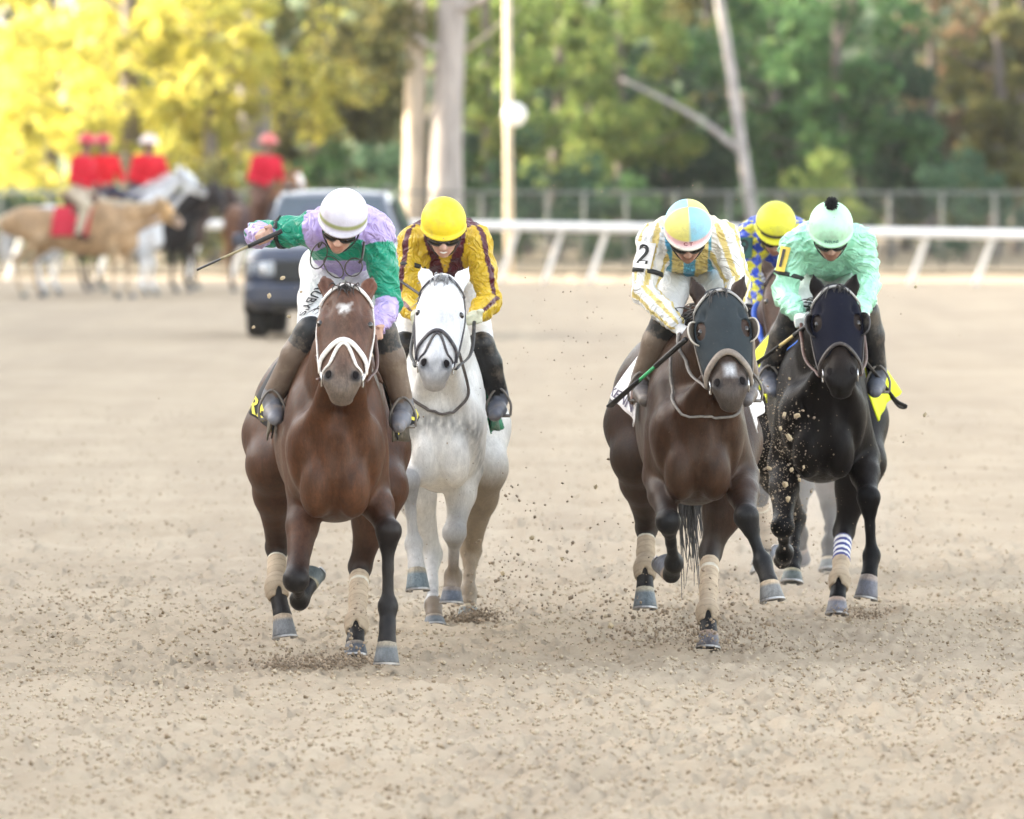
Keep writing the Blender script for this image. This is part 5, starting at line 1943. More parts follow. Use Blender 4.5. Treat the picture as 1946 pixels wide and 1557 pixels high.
# ------------------------------------------------------------------ build the field of runners
def build_runners():
    A = make_horse(HA, .0113); ja = make_jockey(JA, A)
    B = make_horse(HB, .0125); jb = make_jockey(JB, B)
    C = make_horse(HC, .0118); jc = make_jockey(JC, C)
    D = make_horse(HD, .0125); jd = make_jockey(JD, D)
    E = make_horse(HE, .017); je = make_jockey(JE, E, .010)
    print('bodies', time.time() - T0)
    # --- chestnut
    bridle(A, (.78, .74, .70), .021)
    brown = m_leather((.10, .045, .03), 'rein_brown'); blackl = m_leather((.02, .018, .017), 'rein_black'); grey = m_leather((.17, .155, .14), 'rein_grey')
    rein(A, ja, brown)
    sa = saddle(A, (.075, .062, .042), (.12, .06, .04), flaps=[[(588, 668, 0.60), (556, 690, 0.80), (522, 836, 0.88), (536, 815, 0.70)], [(706, 668, 0.60), (740, 690, 0.84), (778, 838, 0.90), (742, 840, 0.68)]])
    stirrups(A, ja, sa)
    ca = saddle_cloth(A, [(560, 665, .60), (526, 690, 1.10), (474, 778, 1.10), (522, 832, .74)], [(714, 665, .60), (742, 690, 1.05), (796, 792, 1.05), (752, 836, .74)], (.014, .016, .02))
    yel = plain('lettering_yellow', (.75, .66, .06), .6)
    cloth_letters(ca[0], 'GER'[::-1], .98, .06, .70, .97, yel, None)
    cloth_letters(ca[1], 'REG', .06, .98, .72, .97, yel, None)
    # --- grey
    bridle(B, (.045, .04, .05), .015, nose_u=.33)
    rein(B, jb, blackl)
    hang_rein(B, [(888, 668, -.25), (890, 735, -.16), (872, 772, -.15), (842, 786, -.15), (806, 772, -.15), (780, 745, -.12)], m_leather((.10, .085, .08), 'rein_loop'))
    sb = saddle(B, (.012, .10, .05), (.10, .05, .07), flaps=[[(790, 660, 0.60), (775, 672, 0.80), (748, 815, 0.88), (760, 810, 0.68)], [(886, 660, 0.60), (904, 680, 0.82), (950, 818, 0.88), (928, 818, 0.68)]])
    stirrups(B, jb, sb)
    saddle_cloth(B, [(785, 655, .60), (770, 670, 1.05), (738, 800, 1.05), (750, 822, .7)], [(892, 655, .60), (908, 670, 1.05), (957, 812, 1.05), (930, 824, .72)], (.012, .22, .10))
    # --- bay in hood
    hood(C, (.034, .043, .049), (.12, .10, .08), (.50, .46, .40))
    bridle(C, (.10, .085, .07), .017, True, nose_u=.36, cross=False, nb_c=(.19, .155, .125), nb_w=.030)
    rein(C, jc, grey)
    hang_rein(C, [(1268, 672, .10), (1266, 725, .0), (1284, 765, -.10), (1320, 786, -.15), (1358, 792, -.15), (1392, 784, -.14), (1414, 768, -.14), (1424, 745, -.10)], grey, .007)
    sc = saddle(C, (.13, .06, .04), (.14, .07, .05), flaps=[[(1282, 645, 0.60), (1262, 660, 0.78), (1228, 770, 0.80), (1240, 770, 0.64)], [(1380, 645, 0.60), (1396, 660, 0.78), (1424, 770, 0.80), (1412, 770, 0.64)]])
    stirrups(C, jc, sc)
    cc = saddle_cloth(C, [(1258, 648, .58), (1222, 668, 1.0), (1160, 748, 1.02), (1209, 810, .66)], [(1388, 648, .58), (1406, 668, 1.0), (1452, 770, 1.02), (1436, 822, .70)], (.80, .79, .80), dust=.05)
    cloth_letters(cc[0], 'KENNY', .96, .10, .80, .95, plain('lettering_slate', (.10, .09, .14), .6), None)
    # patch of white on the nose
    # --- near-black in hood
    hood(D, (.006, .007, .016), (.020, .018, .018), (.05, .045, .045))
    bridle(D, (.03, .022, .02), .016, True, nose_u=.36, cross=False)
    rein(D, jd, brown)
    sdd = saddle(D, (.03, .025, .025), (.03, .025, .025), flaps=[[(1528, 640, 0.60), (1512, 650, 0.78), (1476, 740, 0.80), (1490, 745, 0.64)], [(1612, 640, 0.60), (1632, 650, 0.78), (1666, 745, 0.80), (1650, 750, 0.64)]])
    stirrups(D, jd, sdd, (.15, .03, .025))
    cd = saddle_cloth(D, [(1524, 628, .58), (1478, 622, 1.0), (1416, 690, 1.02), (1462, 768, .70)], [(1616, 636, .58), (1648, 645, 1.0), (1712, 744, 1.04), (1664, 800, .72)], (.66, .74, .015), dust=.05, seed=8)
    cloth_letters(cd[0], 'A', .80, .42, .58, .92, plain('lettering_slate', (.10, .09, .14), .6), None)
    v, f = tube_vf(catmull([D['P'](q) for q in ((1536, 634, .0), (1520, 650, .16), (1500, 666, .30))], 6), .014, 8)
    mk('rein_sleeve', v, f, plain('rein_sleeve_blue', (.02, .12, .52), .6), D['root'], True)
    v, f = tube_vf(catmull([D['P'](q) for q in ((1634, 674, -.05), (1660, 706, .30), (1682, 735, .40), (1704, 762, .42), (1722, 772, .42), (1710, 772, .43), (1694, 752, .43))], 6), .011, 8, .5)
    mk('loose_rein', v, f, blackl, D['root'], True)
    # --- brown at the back
    bridle(E, (.05, .03, .03), .02)
    rein(E, je, plain('rein_blue', (.03, .10, .48), .6), r=.016)
    se = saddle(E, (.03, .025, .025), (.03, .025, .025))
    stirrups(E, je, se)
    saddle_cloth(E, [(1440, 630, .58), (1425, 640, 1.0), (1396, 720, 1.0), (1410, 740, .7)], [(1515, 630, .58), (1530, 640, 1.0), (1560, 720, 1.0), (1545, 740, .7)], (.02, .12, .45))
    # --- rider details
    ink = plain('lettering_black', (.015, .015, .018), .6)
    cpt = ja['P']((590, 566, .42))
    letters('lettering', "RUBY'S", .078, cpt, (-.10, 0, -1), (1, -.1, -.1), ink, ja['root'], ja['RS'], .002, curve=True, ysc=.85)
    arm_band(ja, ja['sl'], ja['el'], .62)
    G = MB()
    for (cx_, cy_, w_, h_, rt) in ((606, 486, 15, 26, .3), (634, 508, 14, 24, -.7), (672, 508, 16, 18, .6)):
        pts = []
        for q in np.linspace(0, 2 * math.pi, 17):
            x_, y_ = w_ * math.cos(q), h_ * math.sin(q)
            pts.append(ja['P']((cx_ + x_ * math.cos(rt) - y_ * math.sin(rt), cy_ + x_ * math.sin(rt) + y_ * math.cos(rt), .17)))
        G.tube(pts, .0034, 6)
    G.tube(catmull([ja['P'](q) for q in ((612, 460, .22), (606, 470, .18), (606, 462, .17))], 5), .005, 6)
    G.tube(catmull([ja['P'](q) for q in ((692, 460, .22), (688, 490, .17), (682, 500, .17))], 5), .006, 6)
    G.build('spare_goggles', plain('goggle_frame_dark', (.035, .028, .022), .3), ja['root'], True)
    arm_number(jc, -1, .30, '2', (.80, .80, .80), (.02, .02, .02))
    arm_band(jc, jc['sl'], jc['el'], .62)
    arm_number(jd, -1, .28, '1', (.78, .58, .09), (.03, .03, .03), w=.062, turn=.8)
    arm_band(jd, jd['sl'], jd['el'], .60)
    arm_number(je, -1, .30, '9', (.02, .10, .09), (.01, .02, .02), h=.115)
    arm_band(jb, jb['sl'], jb['el'], .42)
    def brim_text(jk, txt, size, mat, zo=.0):
        V, F = text_vf(txt, size)
        a = V[:, 0] / .124
        Pp = np.array([jk['HF'](.111 * math.sin(q), -.006 + .1315 * math.cos(q), .012 + zo + y_) for q, y_ in zip(a, V[:, 1])])
        mk('lettering', Pp, F, mat, jk['root'], False)
    brim_text(jc, 'C T', .030, plain('lettering_maroon', (.22, .03, .04), .6), -.004)
    brim_text(jd, 'INTUNE', .022, plain('lettering_teal', (.02, .12, .14), .6), -.006)
    # --- whips
    blk = (.018, .018, .018)
    whip('short whip with black flap in the raised hand of the lavender jockey', (W(536, 439, 40.18), W(374, 513, 40.14)),
         [('grip', 0, .40, .011, .010, blk, None), ('shaft', .39, .74, .006, .005, (.30, .25, .14), None), ('flap', .72, 1.0, .014, .017, (.05, .048, .045), .35)])
    whip('whip with green shaft held along the side of the hooded bay horse', (W(1304, 645, 41.05), W(1159, 772, 41.55)),
         [('grip', 0, .40, .013, .012, blk, None), ('shaft', .38, .62, .0085, .008, (.05, .42, .16), None), ('flap', .60, 1.0, .017, .022, (.022, .022, .025), .4)])
    whip('whip with pale yellow shaft beside the left boot of the mint jockey', (W(1538, 616, 43.95), W(1428, 698, 44.35)),
         [('grip', 0, .26, .012, .011, blk, None), ('shaft', .25, .52, .009, .009, (.62, .48, .18), None), ('flap', .50, 1.0, .015, .018, blk, .4)])
    whip('thin dark whip sticking out beside the ear of the grey horse', (W(803, 563, 43.12), W(746, 524, 43.36)),
         [('shaft', 0, .55, .006, .008, (.06, .055, .06), None), ('flap', .5, 1.0, .010, .012, (.05, .05, .055), .4)])
    return dict(A=A, B=B, C=C, D=D, E=E)
# ------------------------------------------------------------------ dark car on the track
def make_car():
    d = 112.0
    X = (611 - 973) / FPX * d
    root = empty('car', (X, d, 0), 'dark navy off road car facing the camera behind the leading jockey', 'car', rz=math.radians(-3))
    m, nt, b = nodes('car_paint')
    b.inputs['Base Color'].default_value = (.016, .028, .065, 1)
    b.inputs['Roughness'].default_value = .28; b.inputs['Coat Weight'].default_value = .8; b.inputs['Coat Roughness'].default_value = .06
    n = noise(nt, 3, 4); nt.links.new(mix(nt, ramp(nt, n, [(.4, 0.0), (.75, .25)]), (.016, .028, .065), (.16, .14, .115)), b.inputs['Base Color'])
    black = plain('car_trim', (.015, .015, .017), .6); glass = plain('car_glass', (.05, .075, .10), .08, spec=1.0, var=.3, scale=2)
    # body by cross sections along the length (y grows to the rear): half width, sill, shoulder line height
    def loft(sections):
        V = []; F = []; n = None
        for (y, pts) in sections:
            row = [(-x, y, z) for (x, z) in pts] + [(x, y, z) for (x, z) in reversed(pts)]
            n = len(row); V += row
        for i in range(len(sections) - 1):
            for k in range(n):
                F.append((i * n + k, i * n + (k + 1) % n, (i + 1) * n + (k + 1) % n, (i + 1) * n + k))
        F.append(tuple(range(n))[::-1]); F.append(tuple((len(sections) - 1) * n + k for k in range(n)))
        return V, [f[::-1] for f in F]
    low = lambda w, s, sh, top: [(w * .90, s), (w, s + .10), (w, sh - .10), (w * .97, sh), (w * .80, top), (w * .35, top + .02)]
    V, F = loft([(-.02, low(.84, .42, .92, .98)), (.06, low(.93, .36, 1.0, 1.08)), (.25, low(.965, .34, 1.06, 1.14)), (.9, low(.97, .32, 1.10, 1.19)), (1.25, low(.97, .30, 1.12, 1.23)),
                 (3.6, low(.97, .30, 1.14, 1.20)), (4.6, low(.96, .36, 1.14, 1.20)), (4.75, low(.90, .45, 1.10, 1.14))])
    bo = mk('body', V, F, m, root, True)
    cab = lambda w, w2, z0, z1: [(w, z0), (w * .99, z0 + .06), (w2, z1 - .06), (w2 * .93, z1), (w2 * .4, z1 + .025)]
    V, F = loft([(1.12, cab(.88, .86, 1.15, 1.19)), (1.85, cab(.90, .70, 1.15, 1.76)), (2.3, cab(.91, .70, 1.15, 1.80)), (4.2, cab(.91, .70, 1.15, 1.80)), (4.62, cab(.89, .68, 1.15, 1.72))])
    mk('cabin', V, F, m, root, True)
    # glass
    def quad(name, q, mat, th=.012):
        q = [np.array(p, float) for p in q]
        nn = nrm(np.cross(q[1] - q[0], q[3] - q[0])) * th
        mk(name, [p for p in q] + [p + nn for p in q], [(3, 2, 1, 0), (4, 5, 6, 7), (0, 1, 5, 4), (1, 2, 6, 5), (2, 3, 7, 6), (3, 0, 4, 7)], mat, root, False)
    quad('windscreen', [(-.77, 1.175, 1.225), (.77, 1.175, 1.225), (.62, 1.80, 1.735), (-.62, 1.80, 1.735)], glass)
    for s in (-1, 1):
        q = [(s * .915, 1.75, 1.22), (s * .915, 2.75, 1.22), (s * .735, 2.75, 1.70), (s * .745, 1.95, 1.70)]
        quad('side_window', q if s > 0 else q[::-1], glass)
        q = [(s * .915, 2.85, 1.22), (s * .905, 3.9, 1.22), (s * .73, 3.8, 1.70), (s * .735, 2.85, 1.70)]
        quad('side_window', q if s > 0 else q[::-1], glass)
    G = MB(); G.box((0, -.035, .83), (1.16, .06, .28), bev=.02); g = G.build('grille', black, root)
    for i in range(5):
        G = MB(); G.box((0, -.075, .73 + i * .05), (1.08, .025, .016)); G.build('grille_bar', plain('grille_grey', (.08, .085, .09), .4, .5), g)
    for s in (-1, 1):
        H = MB(); H.box((s * .73, .015, .86), (.32, .10, .17), R=Matrix.Rotation(s * .25, 3, 'Z'), bev=.02); hd = H.build('headlight', plain('lamp_glass', (.45, .48, .52), .12, var=.2, scale=8), root)
        H = MB(); H.lathe((s * .70, -.045, .86), [(.001, .0), (.06, .0), (.065, .02)], 14, 'y'); H.build('reflector', plain('reflector', (.8, .8, .8), .15, .9), hd, True)
        H = MB(); H.box((s * .70, -.085, .50), (.20, .05, .11), bev=.015); H.build('fog_lamp', plain('fog_grey', (.25, .27, .30), .2), root)
        M = MB(); M.box((s * 1.10, 1.35, 1.20), (.22, .12, .17), bev=.03); M.box((s * .98, 1.36, 1.17), (.10, .05, .05)); M.build('mirror', m, root)
        for y in (.82, 3.75):
            W_ = MB()
            W_.lathe((s * .85, y, .37), [(.20, -.13), (.33, -.13), (.365, -.10), (.372, 0), (.365, .10), (.33, .13), (.20, .13)], 28, 'x')
            ty = W_.build('wheel', plain('tyre', (.018, .018, .019), .85, bmp=.3, dust=.2), root, True)
            W_ = MB(); W_.lathe((s * .85, y, .37), [(.001, s * .10), (.08, s * .11), (.20, s * .085), (.215, s * .12)], 20, 'x'); W_.build('rim', plain('rim_alloy', (.2, .2, .21), .35, .8), ty, True)
            A = MB(); A.tube([V3(s * .955, y + .44 * math.cos(a), .40 + .44 * math.sin(a)) for a in np.linspace(-.2, math.pi + .2, 14)], .045, 6); A.build('wheel_arch', black, root, True)
    B_ = MB(); B_.box((0, -.06, .55), (1.86, .20, .24), bev=.04); bu = B_.build('bumper', m, root)
    B_ = MB(); B_.box((0, -.13, .43), (1.25, .10, .12), bev=.03); B_.build('lower_intake', black, root)
    B_ = MB(); B_.box((0, -.172, .58), (.31, .015, .15)); B_.build('number_plate', plain('plate_white', (.70, .70, .68), .5), root)
    for s in (-1, 1):
        R_ = MB(); R_.tube(catmull([V3(s * .62, 2.1, 1.82), V3(s * .62, 2.2, 1.87), V3(s * .62, 3.9, 1.87), V3(s * .62, 4.05, 1.82)], 4), .018, 6); R_.build('roof_rail', black, root, True)
        Wp = MB(); Wp.tube([V3(s * .15 + .1, 1.14, 1.235), V3(s * .15 - .15, 1.30, 1.33), V3(s * .15 - .3, 1.36, 1.37)], .01, 5); Wp.build('wiper', black, root, True)


# ------------------------------------------------------------------ mounted riders in red by the far rail
def stand_spec(key, label, loc, rz, cols, hair, head):
    lg = dict(fl=[(-.15, .16, .86), (-.14, .14, .50), (-.14, .16, .19), (-.14, .10, .085), (-.14, .085, .0)], fr=[(.15, .12, .86), (.14, .02, .50), (.14, .04, .19), (.14, -.02, .085), (.14, -.035, .0)],
              hl=[(-.19, 1.42, .93), (-.16, 1.86, .58), (-.16, 1.80, .20), (-.16, 1.73, .085), (-.16, 1.715, .0)], hr=[(.19, 1.36, .93), (.16, 1.72, .58), (.16, 1.64, .20), (.16, 1.57, .085), (.16, 1.555, .0)])
    poll, lip = head
    U = nrm(np.array(lip) - np.array(poll))
    e = [(poll[0] + s * .09, poll[1] + .03, poll[2] + .15) for s in (-1, 1)]
    return dict(key=key, name='pony', label=label, loc=loc, rz=rz, poll=poll, lip=lip, ears=e, legs=lg, cols=cols, hair=hair, dz=.06, deep=.05, lr=1.15, dust=.1, group='ponies of the mounted riders', tail=(0, 2.34, .55))


def make_rider(loc, rz, label, jacket, trouser, helmet, seed, template=[None]):
    root = empty('mounted_rider', loc, label, 'person', 'mounted riders in red', rz)
    if template[0] is None:
        B = SDF(); J = SDF(); L = SDF(); Bo = []
        H0 = V3(0, -.02, .80)
        for S_ in (B,):
            S_.ell(H0, (.078, .095, .11), .02, 9); S_.ell(H0 + V3(0, -.05, -.05), (.055, .05, .07), .03, 9)
            S_.cap(H0 + V3(0, -.09, -.01), H0 + V3(0, -.115, -.035), .012, .016, .012, 9)
            S_.cap(H0 + V3(0, .0, -.1), V3(0, .02, .56), .055, .06, .03, 9)
        J.cap(V3(-.16, .02, .54), V3(.16, .02, .54), .075, .075, .05, 0)
        J.cap(V3(0, .0, .46), V3(0, .05, .10), .17, .145, .06, 0, (V3(0, 1, 0), .75))
        for s in (-1, 1):
            e = V3(s * .27, .0, .24); h = V3(s * .10, -.30, .16)
            J.chain([V3(s * .18, .02, .53), e], [.075, .058], .04, 1); J.chain([e, e + (h - e) * .85], [.056, .042], .03, 2)
            B.cap(e, e + (h - e) * .9, .035, .03, .02, 9)
            fist(B, e + (h - e) * .85, h, V3(0, 0, 1), 9, V3(0, -1, 0))
            k = V3(s * .30, -.28, -.12); a = V3(s * .31, -.18, -.56)
            L.chain([V3(s * .10, .04, .04), k], [.125, .085], .05, 3); L.chain([k, a], [.083, .06], .04, 3)
            Z = SDF(); Z.cap(a + V3(0, 0, .10), a, .060, .050, .03, 4); Z.chain([a, a + V3(0, -.09, -.07), a + V3(0, -.19, -.07)], [.045, .04, .032], .03, 4); Bo.append(Z)
        L.cap(V3(-.08, .05, .05), V3(.08, .05, .05), .13, .13, .05, 3)
        B.cap(V3(0, 0, .5), V3(0, .05, .1), .10, .09, .05, 9)
        J.wr = (*waves(4, 25, 60, 4), .008); L.wr = (*waves(4, 25, 60, 5), .006)
        template[0] = [('body', *B.mesh(.015)), ('jacket', *J.mesh(.022)), ('trousers', *L.mesh(.024)), ('boot', *Bo[0].mesh(.016)), ('boot', *Bo[1].mesh(.016))]
    cols = dict(body=(.24, .14, .10), jacket=jacket, trousers=trouser, boot=(.06, .035, .025))
    for nm, V, Q in template[0]:
        mt = skin_mat() if nm == 'body' else cloth('rider_cloth', rough=.8, dust=.05, glossy=.2)
        mk(nm, V, Q, mt, root, True, np.tile(np.array(cols[nm]), (len(V), 1)))
    M = MB()
    M.lathe((0, -.02, .82), [(.155, -.012), (.158, .0), (.125, .012), (.118, .06), (.09, .105), (.05, .13), (.001, .138)], 20)
    M.build('helmet', plain('rider_helmet_%d' % int(helmet[1] * 100), helmet, .4), root, True)
    return root


def make_outriders():
    px = lambda p, d: (p - 973) / FPX * d
    specs = [
        ('palomino', 'palomino pony with a red saddle blanket standing at the far left', 240, 143.0, 68, {0: (.42, .28, .16), 1: (.46, .36, .26), 2: (.55, .34, .15), 3: (.40, .30, .25), 4: (.44, .32, .20), 5: (.5, .33, .16)}, (.75, .66, .50),
         ((0, -.60, 1.55), (0, -.98, 1.16)), 'rider in red on the palomino, leftmost of the group', (.55, .012, .03), (.50, .44, .34), (.55, .03, .05)),
        ('white', 'white grey pony with head raised behind the palomino', 290, 146.0, 84, {0: (.62, .64, .68), 1: (.62, .66, .72), 2: (.78, .82, .86), 3: (.40, .40, .42), 4: (.62, .65, .7), 5: (.7, .72, .75)}, (.75, .76, .8),
         ((0, -.46, 2.02), (0, -.90, 1.62)), 'rider in red with red helmet, second from the left', (.62, .010, .02), (.04, .05, .09), (.62, .03, .05)),
        ('black', 'black pony standing left of the dark car', 350, 149.0, 66, {0: (.016, .014, .015), 1: (.02, .018, .018), 2: (.016, .014, .015), 3: (.03, .028, .028), 4: (.016, .014, .014), 5: (.015, .013, .013)}, (.012, .012, .012),
         ((0, -.58, 1.78), (0, -.80, 1.24)), 'rider in red with pale helmet in front of the golden tree', (.60, .010, .025), (.05, .05, .08), (.75, .62, .55)),
        ('liver', 'dark brown pony mostly hidden behind the other ponies', 372, 152.5, 90, {0: (.05, .03, .024), 1: (.02, .018, .018), 2: (.05, .03, .024), 3: (.03, .028, .028), 4: (.04, .026, .02), 5: (.04, .026, .02)}, (.02, .018, .016),
         ((0, -.55, 1.70), (0, -.88, 1.28)), 'rider in red with white and blue helmet, rightmost of the left group', (.60, .012, .03), (.05, .04, .05), (.62, .60, .80)),
        ('sorrel', 'sorrel pony with a white blaze behind the dark car', 540, 147.0, 25, {0: (.14, .065, .035), 1: (.10, .06, .045), 2: (.34, .15, .05), 3: (.45, .36, .32), 4: (.13, .06, .035), 5: (.3, .13, .05)}, (.40, .20, .08),
         ((0, -.50, 1.98), (0, -.86, 1.52)), 'rider in red with light red helmet riding alone behind the dark car', (.55, .010, .035), (.13, .07, .05), (.62, .14, .13)),
    ]
    TW = dict(palomino=10, white=55, black=20, liver=75, sorrel=-10); LN = dict(palomino=.06, white=-.05, black=.10, liver=-.03, sorrel=.04)
    for (key, lab, p, d, rz, cols, hair, head, rl, jk, tr, he_) in specs:
        loc = (px(p, d), d, 0)
        sp = stand_spec(key, lab, loc, math.radians(rz), cols, hair, head)
        if key == 'sorrel':
            def blaze(V, col, ctx):
                q = V - ctx['Hd'](0, 0, .05); u = q @ ctx['U']; s = q @ ctx['Sd']; n = q @ ctx['Nn']
                m = (np.abs(s) < .045) & (u > .08) & (u < .5) & (n > -.06)
                col[m] = (.75, .72, .70); return col
            sp['paint'] = blaze
        ctx = make_horse(sp, .030)
        bridle(ctx, (.05, .03, .025), .03)
        cloth_c = (.55, .02, .05) if key == 'palomino' else (.06, .03, .03)
        for s in (-1, 1):
            v, f, _, _ = panel_vf(ctx, [(s * .20, .48, 1.46), (s * .20, 1.14, 1.44), (s * .34, 1.16, .98), (s * .34, .52, .98)], 10, 10, .01, 2, .02, .03)
            mk('saddle_blanket', v, f, plain('blanket_' + ('red' if cloth_c[0] > .4 else 'rust'), cloth_c, .85), ctx['root'], True)
        S = SDF(); S.cap(V3(0, .55, 1.53), V3(0, .98, 1.53), .10, .11, .04, 0, (V3(1, 0, 0), 1.5)); S.cap(V3(0, .50, 1.56), V3(0, .50, 1.68), .035, .03, .05, 0); S.ell(V3(0, 1.04, 1.62), (.17, .05, .07), .05, 0)
        for s in (-1, 1): S.ell(V3(s * .27, .68, 1.28), (.03, .16, .28), .06, 0)
        v, f = S.mesh(.03); mk('saddle', v, f, m_leather((.10, .05, .03), 'western'), ctx['root'], True)
        o = Matrix.Rotation(math.radians(rz), 3, 'Z') @ Vector((0, .76, 1.60))
        rr = make_rider((loc[0] + o.x, loc[1] + o.y, o.z), math.radians(rz - TW[key]), rl, jk, tr, he_, 3); rr.scale = (1.12, 1.12, 1.06); rr.rotation_euler.y = LN[key]; rr.rotation_euler.x = LN[key] * .6


# ------------------------------------------------------------------ thrown dirt and dust
def make_dirt():
    v, f = ico()
    r = np.random.default_rng(5)
    dk = plain('thrown_dirt', (.27, .21, .15), .95, var=.5, scale=30)
    def spray(label, items):
        P = []; S = []
        for (px, py, d, sx, sy, sd_, n, s0, s1) in items:
            a = r.normal(0, 1, (n, 3))
            q = np.array([W(px + sx * u, py + sy * w, d + sd_ * t) for u, w, t in a])
            q = q[q[:, 2] > .0]
            P.append(q); S.append(s0 + (s1 - s0) * r.uniform(0, 1, len(q)) ** 3)
        P = np.vstack(P); S = np.concatenate(S)
        V, F = scatter(v, f, P - P.mean(0) * np.array([1, 1, 0]), S, r)
        o = mk('kicked_up_dirt', V, F, dk, None, False, loc=(P[:, 0].mean(), P[:, 1].mean(), 0))
        tag(o, label, 'dirt', kind='stuff')
    spray('brown dirt thrown up under the chestnut race horse', [(570, 1281, 40.4, 48, 15, .12, 3000, .002, .011), (655, 1268, 40.5, 44, 16, .12, 1300, .002, .011), (690, 1190, 40.8, 22, 40, .2, 60, .003, .010), (600, 1285, 40.3, 90, 24, .3, 160, .003, .010), (590, 1278, 40.4, 60, 16, .2, 45, .008, .018)])
    spray('brown dirt thrown up behind the grey race horse', [(900, 1178, 44.3, 24, 12, .1, 1500, .002, .010), (935, 1130, 44.5, 60, 55, .4, 150, .003, .011), (1000, 1080, 44.5, 60, 90, .5, 120, .003, .010), (840, 980, 42.6, 70, 110, .25, 130, .0015, .004)])
    spray('crumbs of dirt flying around the legs of the hooded bay', [(1340, 1210, 41.9, 85, 22, .3, 1100, .002, .011), (1230, 1195, 42.2, 60, 25, .4, 150, .003, .010), (1330, 1130, 42.2, 90, 40, .4, 110, .003, .009), (1120, 1100, 42.8, 70, 90, .4, 90, .003, .010), (1300, 1190, 42.0, 110, 40, .4, 60, .008, .018)])
    spray('crumbs of dirt flying in front of the near black horse', [(1470, 850, 43.55, 32, 75, .15, 900, .0015, .0055), (1480, 900, 43.5, 45, 90, .2, 60, .005, .012), (1495, 960, 43.6, 30, 60, .15, 260, .0015, .004), (1640, 1168, 44.6, 26, 9, .1, 500, .002, .009), (1580, 860, 43.6, 60, 120, .15, 120, .001, .003), (1700, 1000, 45, 60, 120, .5, 50, .003, .008)])
    spray('specks of dirt hanging in the air over the runners', [(900, 600, 43.0, 190, 160, .8, 170, .0015, .004), (1420, 520, 44.5, 230, 160, .8, 190, .0015, .004), (1080, 640, 44.5, 60, 110, .8, 60, .002, .006)])
    lt = plain('clod_light', (.46, .37, .24), .95, var=.3, scale=60)
    me = None
    big = [(1490, 789, 43.6, 6), (1515, 790, 43.6, 7), (1500, 831, 43.6, 8), (1483, 815, 43.6, 6), (1462, 890, 43.6, 6), (1505, 893, 43.6, 6), (1493, 921, 43.6, 9), (1498, 949, 43.6, 7), (1440, 897, 43.6, 7), (1520, 912, 43.6, 5), (1528, 888, 43.6, 4), (1500, 720, 43.6, 4),
           (537, 528, 39.9, 6), (512, 562, 39.9, 6), (549, 602, 39.9, 5), (482, 622, 39.9, 5), (572, 555, 39.9, 4), (1068, 1062, 44.0, 6), (1560, 560, 44, 4), (1740, 545, 44.5, 5), (1758, 788, 44.5, 5), (1132, 925, 43.5, 5), (1160, 1190, 42.2, 8), (1012, 1022, 44.2, 6), (955, 1090, 44.2, 6)]
    for i, (px, py, d, s) in enumerate(big):
        if me is None or i % 5 == 0:
            J = v * r.uniform(.65, 1.25, (len(v), 1)) * np.array([1, .8, .75])
            me = bpy.data.meshes.new('dirt_clod'); me.from_pydata([tuple(map(float, q)) for q in J], [], [tuple(map(int, q)) for q in f]); me.materials.append(lt)
        o = bpy.data.objects.new('dirt_clod', me); COL.objects.link(o)
        o.location = tuple(W(px, py, d)); k = s / FPX * d
        o.scale = (k, k, k); o.rotation_euler = tuple(r.uniform(0, 6, 3))
        lab = 'pale clod of dirt flying before the chest of the near black horse' if i < 12 else ('pale clod of dirt in the air between the dark car and the chestnut horse' if i < 17 else 'brown clod of dirt flying in the open space between and behind the runners')
        tag(o, lab, 'clod', 'clods near the black horse' if i < 12 else ('clods near the dark car' if i < 17 else 'clods between the runners'))


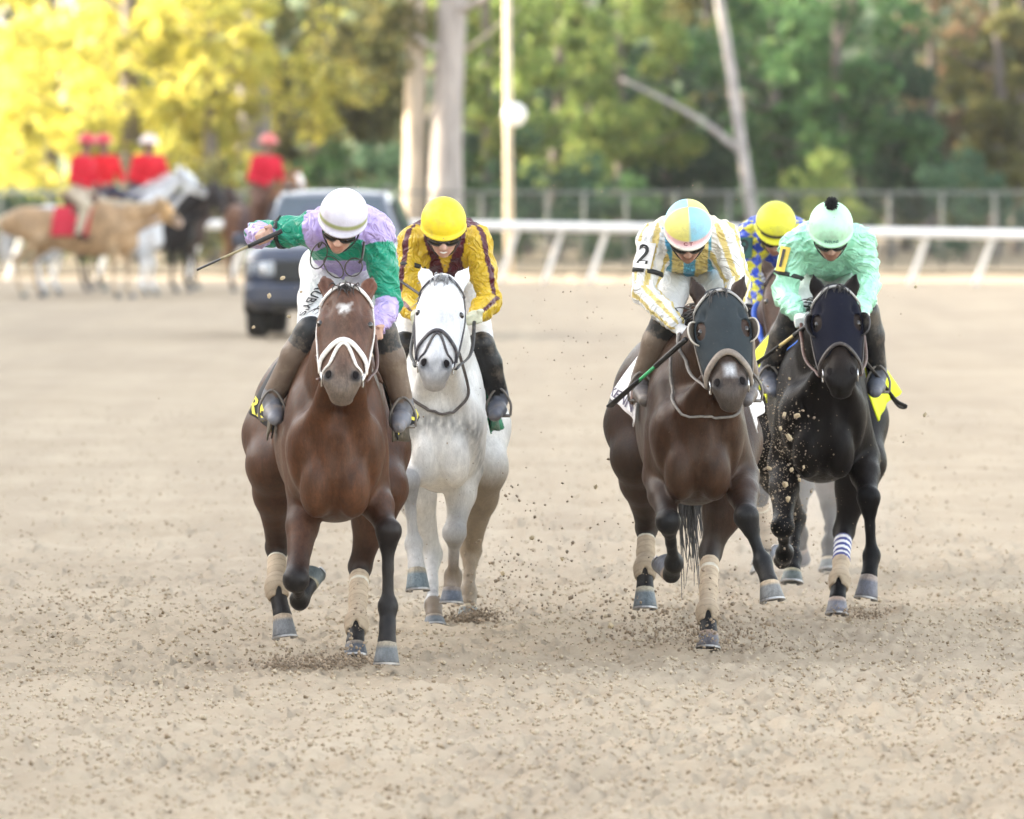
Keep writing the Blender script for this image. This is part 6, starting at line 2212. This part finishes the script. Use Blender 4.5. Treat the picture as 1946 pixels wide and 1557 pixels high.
def make_dust():
    m = bpy.data.materials.new('dust_air'); m.use_nodes = True
    nt = m.node_tree; nt.nodes.clear()
    out = N_(nt, 'ShaderNodeOutputMaterial'); vol = N_(nt, 'ShaderNodeVolumePrincipled')
    vol.inputs['Color'].default_value = (.985, .97, .95, 1); vol.inputs['Anisotropy'].default_value = .2
    tc = N_(nt, 'ShaderNodeTexCoord')
    ln = N_(nt, 'ShaderNodeVectorMath', operation='LENGTH'); nt.links.new(tc.outputs['Object'], ln.inputs[0])
    fall = ramp(nt, ln.outputs['Value'], [(.1, 1.0), (.95, 0.0)])
    n = ramp(nt, noise(nt, 2.2, 4, .6), [(.36, 0.0), (.70, 1.0)])
    mm = N_(nt, 'ShaderNodeMath', operation='MULTIPLY'); nt.links.new(fall, mm.inputs[0]); nt.links.new(n, mm.inputs[1])
    m2 = N_(nt, 'ShaderNodeMath', operation='MULTIPLY'); nt.links.new(mm.outputs[0], m2.inputs[0]); m2.inputs[1].default_value = .55
    nt.links.new(m2.outputs[0], vol.inputs['Density']); nt.links.new(vol.outputs[0], out.inputs['Volume'])
    B = MB(); th = np.linspace(.02, math.pi - .02, 12)
    B.lathe((0, 0, 0), [(math.sin(a), -math.cos(a)) for a in th], 20)
    for (px, py, d, rx_, ry_, rz_, lab) in [(1520, 1080, 46.2, .62, .9, .62, 'pale dust hanging behind the near black horse'), (820, 1120, 45.2, .5, .6, .5, 'pale dust behind the hind legs of the grey horse'),
                                            ]:
        c = W(px, py, d)
        o = B.build('dust_cloud', m, None, True, loc=(c[0], c[1], max(c[2], rz_ * .8)))
        o.scale = (rx_, ry_, rz_)
        tag(o, lab, 'dust', kind='stuff')


def make_haze():
    m = bpy.data.materials.new('haze_air'); m.use_nodes = True
    nt = m.node_tree; nt.nodes.clear()
    out = N_(nt, 'ShaderNodeOutputMaterial'); vol = N_(nt, 'ShaderNodeVolumePrincipled')
    vol.inputs['Color'].default_value = (.96, .97, .99, 1); vol.inputs['Density'].default_value = .00011; vol.inputs['Anisotropy'].default_value = .3
    nt.links.new(vol.outputs[0], out.inputs['Volume'])
    B = MB(); B.box((0, 0, 0), (1700, 3300, 30))
    o = B.build('haze', m, None, False, loc=(0, 1050, 13.5))
    tag(o, kind='stuff', label='thin pale haze over the track and the wood', cat='haze')


# ------------------------------------------------------------------ assemble
make_ground(); print('ground', time.time() - T0)
make_stand()
make_rail()
make_fence()
make_trees(); print('trees', time.time() - T0)
make_pole()
make_car()
make_outriders(); print('outriders', time.time() - T0)
build_runners(); print('runners', time.time() - T0)
make_dirt()
make_dust()
make_haze()
print('total', time.time() - T0)
